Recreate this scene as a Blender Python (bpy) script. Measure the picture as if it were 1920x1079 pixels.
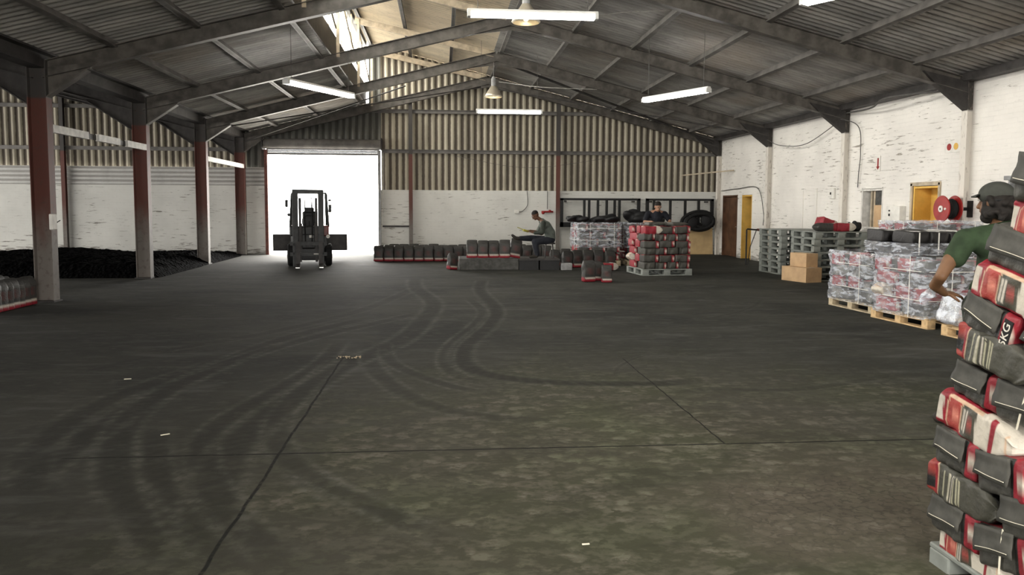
import bpy, bmesh, math, random
import numpy as np
from mathutils import Vector, Matrix, Euler
random.seed(7); rng = np.random.default_rng(7)
for o in list(bpy.data.objects): bpy.data.objects.remove(o)
scn = bpy.context.scene
COL = scn.collection
PI = math.pi
# ------------------------------------------------------------------ camera
F_PX, YAW, PITCH, ROLL = 1485.5, .0889, .0785, .0046
fw = Vector((math.sin(YAW)*math.cos(PITCH), math.cos(YAW)*math.cos(PITCH), -math.sin(PITCH)))
rt = Vector((math.cos(YAW), -math.sin(YAW), 0)); up = rt.cross(fw)
Rv = math.cos(ROLL)*rt + math.sin(ROLL)*up; Uv = -math.sin(ROLL)*rt + math.cos(ROLL)*up
cd = bpy.data.cameras.new('camera'); cam = bpy.data.objects.new('camera', cd); COL.objects.link(cam)
m = Matrix((Rv, Uv, -fw)).transposed().to_4x4(); m.translation = Vector((0, 0, 1.6)); cam.matrix_world = m
cd.sensor_width = 36; cd.lens = 36*F_PX/1920; cd.shift_y = -33.3/1920; cd.clip_end = 300
scn.camera = cam
XLL_ = -22.7
# ------------------------------------------------------------------ sky and exposure
SKY = 5.5; TUBE = 9.0; EXPOSURE = 2.0
scn.view_settings.view_transform = 'Standard'; scn.view_settings.look = 'None'
scn.view_settings.gamma = 1; scn.view_settings.exposure = EXPOSURE; scn.view_settings.use_curve_mapping = False
w = bpy.data.worlds.new('sky'); scn.world = w; w.use_nodes = True
bg = w.node_tree.nodes['Background']; bg.inputs[0].default_value = (1.0, .97, .92, 1); bg.inputs[1].default_value = SKY
def portal(name, loc, rot, sx, sy):
    l = bpy.data.lights.new(name, 'AREA'); l.shape = 'RECTANGLE'; l.size = sx; l.size_y = sy
    l.cycles.is_portal = True
    o = bpy.data.objects.new(name, l); COL.objects.link(o); o.location = loc; o.rotation_euler = rot
portal('daylight_door', (-3.9, 27.25, 1.7), (PI/2, 0, PI), 3.8, 3.5)            # faces -Y
portal('daylight_clerestory', (-2.62, 10.2, 6.2), (0, -PI/2, 0), 1.4, 33)
portal('added_side_band_portal', (XLL_-.2, 14.4, 2.6), (0, -PI/2, 0), 2.0, 21)  # unseen opening in the left wall, added to brighten the left brickwork
portal('added_rear_door_portal', (1.5, -5.6, 2.0), (PI/2, 0, 0), 6.0, 4.0)  # unseen doorway behind the camera, added to light the front floor

# ------------------------------------------------------------------ node helpers and materials
class NT:
    def __init__(s, name):
        s.m = bpy.data.materials.new(name); s.m.use_nodes = True; s.t = s.m.node_tree; s.n = s.t.nodes
        s.b = s.n['Principled BSDF']; s.b.inputs['Roughness'].default_value = .8
        s.b.inputs['Specular IOR Level'].default_value = .3
    def L(s, a, b): s.t.links.new(a, b)
    def val(s, sock, v):
        if hasattr(v, 'is_output'): s.L(v, sock)
        else: sock.default_value = v
    def math(s, op, a, b=None, c=None, clamp=False):
        n = s.n.new('ShaderNodeMath'); n.operation = op; n.use_clamp = clamp
        s.val(n.inputs[0], a)
        if b is not None: s.val(n.inputs[1], b)
        if c is not None: s.val(n.inputs[2], c)
        return n.outputs[0]
    def pos(s): return s.n.new('ShaderNodeNewGeometry').outputs['Position']
    def obj(s): return s.n.new('ShaderNodeTexCoord').outputs['Object']
    def sep(s, v):
        n = s.n.new('ShaderNodeSeparateXYZ'); s.L(v, n.inputs[0]); return n.outputs
    def comb(s, x, y, z):
        n = s.n.new('ShaderNodeCombineXYZ')
        for i, v in enumerate((x, y, z)): s.val(n.inputs[i], v)
        return n.outputs[0]
    def mapping(s, v, scale=(1, 1, 1), loc=(0, 0, 0), rot=(0, 0, 0)):
        n = s.n.new('ShaderNodeMapping'); s.L(v, n.inputs[0]); n.inputs['Scale'].default_value = scale
        n.inputs['Location'].default_value = loc; n.inputs['Rotation'].default_value = rot
        return n.outputs[0]
    def noise(s, v, scale, detail=4, rough=.55, dist=0):
        n = s.n.new('ShaderNodeTexNoise'); s.L(v, n.inputs['Vector']); n.inputs['Scale'].default_value = scale
        n.inputs['Detail'].default_value = detail; n.inputs['Roughness'].default_value = rough
        n.inputs['Distortion'].default_value = dist
        return n.outputs[0]
    def rng(s, v, a, b, c=0., d=1.):
        n = s.n.new('ShaderNodeMapRange'); s.val(n.inputs[0], v); n.interpolation_type = 'SMOOTHSTEP'
        for i, q in enumerate((a, b, c, d)): s.val(n.inputs[i+1], q)
        return n.outputs[0]
    def mix(s, f, a, b):
        n = s.n.new('ShaderNodeMix'); n.data_type = 'RGBA'; s.val(n.inputs[0], f)
        for i, q in ((6, a), (7, b)):
            if hasattr(q, 'is_output'): s.L(q, n.inputs[i])
            else: n.inputs[i].default_value = (*q, 1)
        return n.outputs[2]
    def bump(s, h, strength=.4, dist=.01):
        n = s.n.new('ShaderNodeBump'); s.L(h, n.inputs['Height']); n.inputs['Strength'].default_value = strength
        n.inputs['Distance'].default_value = dist; s.L(n.outputs[0], s.b.inputs['Normal'])
    def color(s, c): s.val(s.b.inputs['Base Color'], c if hasattr(c, 'is_output') else (*c, 1))
M = {}
def plain(name, c, rough=.7, metal=0, var=.25, scale=6, emit=None, es=0, dirt=None):
    t = NT(name); t.b.inputs['Roughness'].default_value = rough; t.b.inputs['Metallic'].default_value = metal
    n = t.noise(t.obj(), scale, 5)
    d = dirt or tuple(x*(1-var) for x in c)
    t.color(t.mix(t.rng(n, .3, .7), tuple(min(1, x*(1+var*.5)) for x in c), d))
    if emit:
        t.b.inputs['Emission Color'].default_value = (*emit, 1); t.b.inputs['Emission Strength'].default_value = es
    M[name] = t.m; return t.m
def vcol(name, rough=.5, spec=.4):
    t = NT(name); t.b.inputs['Roughness'].default_value = rough; t.b.inputs['Specular IOR Level'].default_value = spec
    a = t.n.new('ShaderNodeAttribute'); a.attribute_name = 'Col'
    n = t.noise(t.obj(), 14, 4)
    n2 = t.noise(t.obj(), 45, 3)
    c = t.mix(t.rng(n, .4, .8, 0, .4), a.outputs['Color'], (.025, .024, .022))
    t.color(c); t.bump(t.math('ADD', n, n2), .35, .012)
    M[name] = t.m; return t.m

# white-painted rough brickwork; axis tells which horizontal direction runs along the wall
def brick_mat(name, axis, base, worn, amount):
    t = NT(name); s = t.sep(t.pos()); u = s['X'] if axis == 'x' else s['Y']; z = s['Z']
    v = t.comb(u, z, 0.)
    b = t.n.new('ShaderNodeTexBrick'); t.L(v, b.inputs['Vector']); b.inputs['Scale'].default_value = 1
    b.inputs['Brick Width'].default_value = .24; b.inputs['Row Height'].default_value = .085
    b.inputs['Mortar Size'].default_value = .008; b.inputs['Mortar Smooth'].default_value = .6; b.offset = .5
    b.inputs['Color1'].default_value = (1, 1, 1, 1); b.inputs['Color2'].default_value = (.75, .75, .75, 1); b.inputs['Mortar'].default_value = (0, 0, 0, 1)
    st = t.noise(t.mapping(v, (1.3, 14, 1)), 1.6, 7, .62, .4)          # long thin flakes along the courses
    st2 = t.noise(t.mapping(v, (3, 10, 1)), 1.1, 5, .6)
    big = t.noise(v, .55, 3)
    low = t.rng(z, .0, .5, .16, 0.)
    th = t.math('ADD', t.math('MULTIPLY', t.rng(big, .35, .7), .10), low)
    flake = t.rng(t.math('ADD', st, th), amount, amount+.045)
    flake = t.math('MULTIPLY', flake, t.rng(st2, .38, .55))
    mort = t.math('MULTIPLY', b.outputs['Fac'], t.rng(st2, .45, .65, 0, .22))
    dirty = t.mix(t.rng(t.noise(v, .9, 5), .3, .75), base, tuple(x*.86 for x in base))
    c = t.mix(mort, dirty, tuple(x*.6 for x in base))
    c = t.mix(flake, c, worn)
    c = t.mix(t.rng(t.math('ADD', z, t.math('MULTIPLY', st2, .35)), .12, .32, .8, 0.), c, (.06, .055, .05))
    t.color(c); t.b.inputs['Roughness'].default_value = .85
    h = t.math('ADD', t.math('MULTIPLY', b.outputs['Fac'], -.3), t.math('MULTIPLY', st2, 1.0))
    h = t.math('SUBTRACT', h, t.math('MULTIPLY', flake, .5)); t.bump(h, .55, .012)
    M[name] = t.m
brick_mat('painted_brick_back', 'x', (.69, .685, .645), (.22, .205, .18), .655)
brick_mat('painted_brick_right', 'y', (.83, .80, .75), (.32, .29, .25), .655)
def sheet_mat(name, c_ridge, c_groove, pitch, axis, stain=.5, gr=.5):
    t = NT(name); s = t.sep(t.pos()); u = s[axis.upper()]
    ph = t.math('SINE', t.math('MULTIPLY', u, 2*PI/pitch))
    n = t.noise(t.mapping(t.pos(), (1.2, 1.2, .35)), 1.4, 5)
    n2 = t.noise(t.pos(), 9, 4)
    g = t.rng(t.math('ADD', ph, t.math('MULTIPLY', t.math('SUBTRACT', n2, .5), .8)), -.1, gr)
    c = t.mix(g, c_ridge, c_groove)  # groove colour paints in the valley shade together with dirt
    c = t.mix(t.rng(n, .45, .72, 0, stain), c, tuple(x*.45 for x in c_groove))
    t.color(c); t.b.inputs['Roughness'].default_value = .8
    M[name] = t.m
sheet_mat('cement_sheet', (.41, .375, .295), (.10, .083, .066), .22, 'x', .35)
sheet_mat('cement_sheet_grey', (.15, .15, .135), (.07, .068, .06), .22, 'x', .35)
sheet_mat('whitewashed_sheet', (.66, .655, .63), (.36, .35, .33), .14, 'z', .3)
def roof_mat(nm, c1, c2, c3):
    t = NT(nm); p = t.pos()
    a = t.noise(t.mapping(p, (.5, 2.0, .5)), 1.1, 6, .6); b = t.noise(p, .35, 3); f = t.noise(t.mapping(p, (3, 14, 3)), 2, 4)
    c = t.mix(t.rng(a, .3, .7), c1, c2)
    c = t.mix(t.rng(b, .45, .68, 0, .55), c, c3)
    c = t.mix(t.rng(f, .55, .75, 0, .35), c, (.09, .085, .08))
    g = t.math('SINE', t.math('MULTIPLY', t.sep(p)['Y'], 2*PI/.18)); c = t.mix(t.rng(t.math('ADD', g, t.math('MULTIPLY', f, .6)), .0, 1.1, 0, .8), c, (.08, .076, .07))  # dark groove lines paint in the corrugation shading along with dirt
    t.color(c); t.b.inputs['Roughness'].default_value = .85; M[nm] = t.m
roof_mat('roof_sheet', (.44, .425, .40), (.24, .235, .225), (.30, .25, .20)); roof_mat('roof_sheet_cream', (.78, .68, .52), (.60, .52, .40), (.60, .50, .38))  # second sheet is a paler cream, used between clerestory and ridge
def column_mat():
    t = NT('column_paint'); p = t.pos(); z = t.sep(p)['Z']; n = t.noise(t.mapping(p, (3, 3, 1.2)), 1.7, 5); f = t.noise(p, 12, 4)
    zz = t.math('ADD', z, t.math('MULTIPLY', t.math('SUBTRACT', n, .5), .9))
    c = t.mix(t.rng(zz, .75, 1.75), (.17, .152, .135), (.115, .042, .032))
    c = t.mix(t.rng(z, 3.33, 3.37), c, (.055, .05, .047))
    c = t.mix(t.rng(f, .5, .75, 0, .55), c, (.07, .05, .04))
    t.color(c); t.b.inputs['Roughness'].default_value = .6; M['column_paint'] = t.m
column_mat()
def white_col():
    t = NT('column_white'); p = t.pos(); z = t.sep(p)['Z']; f = t.noise(t.mapping(p, (6, 6, 2)), 3, 5)
    c = t.mix(t.rng(z, 3.36, 3.42), (.70, .66, .60), (.06, .055, .05))
    c = t.mix(t.rng(f, .55, .7, 0, .7), c, (.24, .20, .17)); t.color(c); M['column_white'] = t.m
white_col()
plain('steel_dark', (.045, .041, .039), .55, 0, .4, 5)
plain('steel_beam', (.105, .095, .084), .5, 0, .45, 4)
plain('steel_purlin', (.15, .14, .13), .55, 0, .35, 3)
plain('timber_pale', (.50, .42, .31), .7, 0, .3, 5)
plain('red_oxide', (.13, .045, .035), .6, 0, .4, 7)
plain('bag_flap', (.066, .064, .055), .6, 0, .3, 16)
plain('white_paint', (.68, .66, .62), .6, 0, .2, 8)
plain('grey_paint', (.30, .30, .30), .6, 0, .25, 8)
plain('black', (.012, .012, .012), .5, 0, .2, 9)
plain('rubber', (.010, .010, .010), .8, 0, .3, 14)
plain('black_plastic', (.012, .012, .013), .62, 0, .3, 14)
plain('concrete_block', (.085, .084, .078), .9, 0, .35, 9)
plain('cardboard', (.52, .35, .20), .8, 0, .15, 4)
plain('plywood', (.52, .37, .19), .8, 0, .2, 2)
plain('pallet_wood', (.55, .38, .20), .8, 0, .35, 9)
plain('pallet_wood_grey', (.45, .37, .25), .8, 0, .35, 9)
plain('pallet_plastic', (.235, .25, .23), .55, 0, .22, 6)
plain('yellow_paint', (.72, .44, .10), .6, 0, .12, 5)
plain('door_brown', (.10, .048, .025), .55, 0, .35, 4)
plain('red_gloss', (.30, .02, .018), .35, 0, .2, 8)
plain('forklift_red', (.14, .025, .02), .4, 0, .3, 6)
plain('forklift_dark', (.035, .036, .036), .5, 0, .35, 8)
plain('steel_bright', (.55, .55, .55), .3, .8, .1, 9)
plain('skin_brown', (.12, .058, .034), .5, 0, .15, 12)
plain('skin_tan', (.30, .16, .10), .5, 0, .12, 12)
plain('skin_warm', (.17, .085, .042), .5, 0, .2, 10)
plain('hair_dark', (.014, .011, .009), .8, 0, .4, 30)
plain('shirt_green', (.030, .052, .024), .85, 0, .35, 9)
plain('shirt_olive', (.035, .041, .033), .85, 0, .3, 9)
plain('shirt_black', (.010, .011, .016), .85, 0, .3, 9)
plain('vest_pale', (.11, .125, .11), .85, 0, .25, 9)
plain('jeans', (.018, .020, .027), .85, 0, .35, 9)
plain('trouser_dark', (.028, .034, .026), .85, 0, .35, 9)
plain('cap_grey', (.045, .047, .040), .85, 0, .2, 12)
plain('boot', (.03, .025, .02), .7, 0, .3, 12)
plain('glove', (.35, .32, .05), .7, 0, .3, 12)
plain('lamp_casing', (.7, .7, .68), .4, 0, .05, 8)
plain('bell_metal', (.55, .50, .40), .35, .5, .1, 8)
plain('tube_light', (1, 1, 1), .4, 0, 0, 8, (1.0, .97, .93), TUBE)
plain('bell_bulb', (1, .9, .7), .4, 0, 0, 8, (1.0, .84, .55), 2.2)
plain('cable', (.10, .095, .09), .6, 0, .2, 8)
plain('cable_pale', (.42, .41, .38), .6, 0, .2, 8)
plain('twine', (.66, .62, .50), .8, 0, .1, 30)
plain('sign_white', (.75, .73, .68), .6, 0, .1, 8)
plain('outside_concrete', (.62, .60, .56), .9, 0, .12, 1)
plain('label_white', (.72, .68, .60), .6, 0, .12, 20)
vcol('bag_print')
def coal():
    t = NT('coal'); p = t.pos(); v = t.n.new('ShaderNodeTexVoronoi'); t.L(p, v.inputs['Vector']); v.inputs['Scale'].default_value = 14
    t.color(t.mix(t.rng(v.outputs['Distance'], .2, .7), (.0028, .0028, .003), (.001, .001, .001)))
    t.b.inputs['Roughness'].default_value = .9; t.b.inputs['Specular IOR Level'].default_value = .03; t.bump(v.outputs['Distance'], 1, .06); M['coal'] = t.m
coal()
def film(name, amt):
    t = NT(name); n = t.n; tr = n.new('ShaderNodeBsdfTransparent'); gl = n.new('ShaderNodeBsdfGlossy'); df = n.new('ShaderNodeBsdfTranslucent'); d2 = n.new('ShaderNodeBsdfDiffuse')
    gl.inputs['Roughness'].default_value = .22
    for q in (df, d2): q.inputs['Color'].default_value = (.72, .76, .84, 1)
    add = n.new('ShaderNodeMixShader'); add.inputs[0].default_value = .25; t.L(d2.outputs[0], add.inputs[1]); t.L(df.outputs[0], add.inputs[2])
    p = t.obj(); a = t.noise(t.mapping(p, (2, 2, 6), rot=(.9, .5, .2)), 3.0, 6, .6, .5)
    b = t.noise(t.mapping(p, (3, 3, 3)), 3, 5, .6, .8)
    m1 = n.new('ShaderNodeMixShader'); t.L(t.rng(a, .44, .62, amt*.15, amt), m1.inputs[0]); t.L(tr.outputs[0], m1.inputs[1]); t.L(add.outputs[0], m1.inputs[2])
    m2 = n.new('ShaderNodeMixShader'); t.L(t.rng(b, .4, .7, .06, .30), m2.inputs[0]); t.L(m1.outputs[0], m2.inputs[1]); t.L(gl.outputs[0], m2.inputs[2])
    bp = n.new('ShaderNodeBump'); bp.inputs['Strength'].default_value = 1; bp.inputs['Distance'].default_value = .03; t.L(a, bp.inputs['Height']); t.L(bp.outputs[0], gl.inputs['Normal'])
    t.L(m2.outputs[0], n['Material Output'].inputs[0]); M[name] = t.m
film('stretch_film', .62); film('film_sheet', .95)
def glass():
    t = NT('clerestory_pane'); n = t.n; tr = n.new('ShaderNodeBsdfTransparent'); gl = n.new('ShaderNodeBsdfGlossy'); gl.inputs['Roughness'].default_value = .1
    m1 = n.new('ShaderNodeMixShader'); m1.inputs[0].default_value = .06; t.L(tr.outputs[0], m1.inputs[1]); t.L(gl.outputs[0], m1.inputs[2]); tr.inputs[0].default_value = (.92, .92, .9, 1)
    t.L(m1.outputs[0], n['Material Output'].inputs[0]); M['clerestory_pane'] = t.m
glass()

# ------------------------------------------------------------------ mesh helpers
class MB:
    def __init__(s): s.v = []; s.f = []; s.mi = []; s.n = 0
    def add(s, v, f, mi=0):
        v = np.asarray(v, float).reshape(-1, 3); s.v.append(v)
        for q in f: s.f.append(tuple(i+s.n for i in q)); s.mi.append(mi)
        s.n += len(v)
    def box(s, c, d, rot=None, mi=0, bev=0):
        x, y, z = (q/2 for q in d)
        if bev > 0:
            b = min(bev, x*.9, y*.9, z*.9)
            P = []
            for sx in (-1, 1):
                for sy in (-1, 1):
                    for sz in (-1, 1):
                        P += [(sx*x, sy*(y-b), sz*(z-b)), (sx*(x-b), sy*y, sz*(z-b)), (sx*(x-b), sy*(y-b), sz*z)]
            idx = lambda sx, sy, sz, k: ((sx > 0)*4+(sy > 0)*2+(sz > 0))*3+k
            F = []
            for sg in (-1, 1):
                F.append([idx(sg, a, c2, 0) for a, c2 in ((-1, -1), (1, -1), (1, 1), (-1, 1))][::sg])
                F.append([idx(a, sg, c2, 1) for a, c2 in ((-1, -1), (1, -1), (1, 1), (-1, 1))][::-sg])
                F.append([idx(a, c2, sg, 2) for a, c2 in ((-1, -1), (1, -1), (1, 1), (-1, 1))][::sg])
            for a in (-1, 1):
                for c2 in (-1, 1):
                    F.append([idx(a, c2, -1, 0), idx(a, c2, 1, 0), idx(a, c2, 1, 1), idx(a, c2, -1, 1)])
                    F.append([idx(a, -1, c2, 0), idx(a, 1, c2, 0), idx(a, 1, c2, 2), idx(a, -1, c2, 2)])
                    F.append([idx(-1, a, c2, 1), idx(1, a, c2, 1), idx(1, a, c2, 2), idx(-1, a, c2, 2)])
                    for e in (-1, 1): F.append([idx(a, c2, e, 0), idx(a, c2, e, 1), idx(a, c2, e, 2)])
            v = np.array(P)
        else:
            v = np.array([(a, b, c2) for a in (-x, x) for b in (-y, y) for c2 in (-z, z)])
            F = [(0, 1, 3, 2), (4, 6, 7, 5), (0, 4, 5, 1), (2, 3, 7, 6), (0, 2, 6, 4), (1, 5, 7, 3)]
        if rot is not None: v = v @ np.array(Euler(rot).to_matrix()).T if not isinstance(rot, Matrix) else v @ np.array(rot.to_3x3()).T
        s.add(v+np.array(c), F, mi); return s
    def bar(s, a, b, w_, h_, mi=0, upv=(0, 0, 1)):          # rectangular bar from a to b, w_ across, h_ along up
        a = Vector(a); b = Vector(b); x = (b-a); L = x.length; x.normalize(); u = Vector(upv); y = u.cross(x)
        if y.length < 1e-4: y = Vector((0, 1, 0)).cross(x)
        y.normalize(); z = x.cross(y)
        R = Matrix((x, y, z)).transposed(); c = (a+b)/2
        s.box(tuple(c), (L, w_, h_), R, mi); return s
    def ibeam(s, a, b, w_, h_, t=.012, mi=0, upv=(0, 0, 1)):
        a = Vector(a); b = Vector(b); x = (b-a).normalized(); u = Vector(upv); y = u.cross(x); y.normalize(); z = x.cross(y)
        for k in (-1, 1):
            o = z*k*(h_/2-t/2); s.bar(a+o, b+o, w_, t, mi, upv)
        s.bar(a, b, t, h_-2*t, mi, upv); return s
    def tube(s, pts, r, n=8, mi=0, cap=True):
        pts = [Vector(p) for p in pts]; rs = r if isinstance(r, (list, tuple)) else [r]*len(pts); V = []; pn = None
        for i, p in enumerate(pts):
            d = (pts[min(i+1, len(pts)-1)]-pts[max(i-1, 0)]).normalized()
            if pn is None:
                a = Vector((0, 0, 1)) if abs(d.z) < .9 else Vector((1, 0, 0)); pn = d.cross(a).normalized()
            else: pn = (pn-d*pn.dot(d)).normalized()
            q = d.cross(pn)
            for k in range(n):
                t = 2*PI*k/n; V.append(tuple(p+(pn*math.cos(t)+q*math.sin(t))*rs[i]))
        F = [(i*n+k, i*n+(k+1) % n, (i+1)*n+(k+1) % n, (i+1)*n+k) for i in range(len(pts)-1) for k in range(n)]
        if cap: F += [tuple(range(n))[::-1], tuple((len(pts)-1)*n+k for k in range(n))]
        s.add(V, F, mi); return s
    def lathe(s, prof, c, n=20, axis='z', mi=0, rot=None):
        V = []
        for r, h in prof:
            for k in range(n):
                t = 2*PI*k/n; V.append((r*math.cos(t), r*math.sin(t), h))
        V = np.array(V)
        if axis == 'x': V = V[:, [2, 0, 1]]
        if axis == 'y': V = V[:, [1, 2, 0]]
        if rot is not None: V = V @ np.array(Euler(rot).to_matrix()).T
        F = [(i*n+k, i*n+(k+1) % n, (i+1)*n+(k+1) % n, (i+1)*n+k) for i in range(len(prof)-1) for k in range(n)]
        F += [tuple(range(n))[::-1], tuple((len(prof)-1)*n+k for k in range(n))]
        s.add(V+np.array(c), F, mi); return s
    def sphere(s, c, r, n=10, mi=0, rot=None):
        r = (r, r, r) if not hasattr(r, '__len__') else r; V = []
        for i in range(n+1):
            a = PI*i/n
            for k in range(2*n): t = PI*k/n; V.append((math.sin(a)*math.cos(t), math.sin(a)*math.sin(t), math.cos(a)))
        V = np.array(V)*np.array(r)
        if rot is not None: V = V @ np.array(Euler(rot).to_matrix()).T
        m2 = 2*n
        F = [(i*m2+k, (i+1)*m2+k, (i+1)*m2+(k+1) % m2, i*m2+(k+1) % m2) for i in range(n) for k in range(m2)]
        s.add(V+np.array(c), F, mi); return s
    def prism(s, poly, y0, y1, axis='y', mi=0):            # polygon in (a,b) extruded along axis
        n = len(poly); V = []
        for yy in (y0, y1):
            for a, b in poly: V.append((a, yy, b) if axis == 'y' else (yy, a, b) if axis == 'x' else (a, b, yy))
        F = [tuple(range(n)), tuple(range(n, 2*n))[::-1]]+[(i, i+n, (i+1) % n+n, (i+1) % n) for i in range(n)]
        s.add(V, F, mi); return s
    def mesh(s, name, mats, smooth=False):
        me = bpy.data.meshes.new(name); me.from_pydata(np.vstack(s.v).tolist(), [], s.f); me.validate(); me.update()
        bm = bmesh.new(); bm.from_mesh(me); bmesh.ops.recalc_face_normals(bm, faces=bm.faces); bm.to_mesh(me); bm.free()
        for q in (mats if isinstance(mats, (list, tuple)) else [mats]): me.materials.append(M[q])
        if any(s.mi) and len(me.polygons) == len(s.mi): me.polygons.foreach_set('material_index', s.mi)
        if smooth: me.polygons.foreach_set('use_smooth', [True]*len(me.polygons))
        return me
    def build(s, name, mats, parent=None, loc=(0, 0, 0), rot=(0, 0, 0), smooth=False):
        o = bpy.data.objects.new(name, s.mesh(name, mats, smooth)); COL.objects.link(o); o.location = loc; o.rotation_euler = rot
        if parent: o.parent = parent
        return o
def link(me, name, parent=None, loc=(0, 0, 0), rot=(0, 0, 0)):
    o = bpy.data.objects.new(name, me); COL.objects.link(o); o.location = loc; o.rotation_euler = rot
    if parent: o.parent = parent
    return o
def tag(o, label, cat, group=None, kind=None):
    o['label'] = label; o['category'] = cat
    if group: o['group'] = group
    if kind: o['kind'] = kind
    return o
def empty(name, label, cat, loc=(0, 0, 0), rot=(0, 0, 0), group=None):
    o = bpy.data.objects.new(name, None); COL.objects.link(o); o.location = loc; o.rotation_euler = rot; o.empty_display_size = .1
    return tag(o, label, cat, group)
def struct(o, label, cat='structure'):
    o['kind'] = 'structure'; o['label'] = label; o['category'] = cat; return o
def copy_tree(o, parent=None):
    c = o.copy(); COL.objects.link(c); c.parent = parent
    for ch in o.children: copy_tree(ch, c)
    return c

# ================================================================== SETTING
XL, XR, XA = -6.54, 9.6, 1.55
FR = [0.6, 4.99, 9.37, 13.76, 18.14, 22.53, 26.72]
YW = 26.95                      # inner face of the far wall
YB = -5.6                       # wall behind the camera
XLL = -22.7
def zr(x): return 6.06+.25*(XA-x)                # right roof plane (runs on past the ridge to the clerestory)
def zl(x): return 6.06-.25*(XA-x) if x > XL else 6.06-.25*(XA-(2*XL-x)) if x > 2*XL-XA else 6.06-.25*((2*XL-x)-XA)
def strip(mb, axis, a0, a1, f0, f1, wall, pitch, amp, mi=0, per=8):      # corrugated strip standing on a wall
    n = max(2, int((a1-a0)/pitch*per)); V = []
    for i in range(n+1):
        a = a0+(a1-a0)*i/n; o = amp*math.sin(2*PI*a/pitch)
        for f in (f0, f1): V.append((a, wall+o, f(a)) if axis == 'x' else (wall+o, a, f(a)))
    mb.add(V, [(2*i, 2*i+1, 2*i+3, 2*i+2) for i in range(n)], mi)
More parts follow.
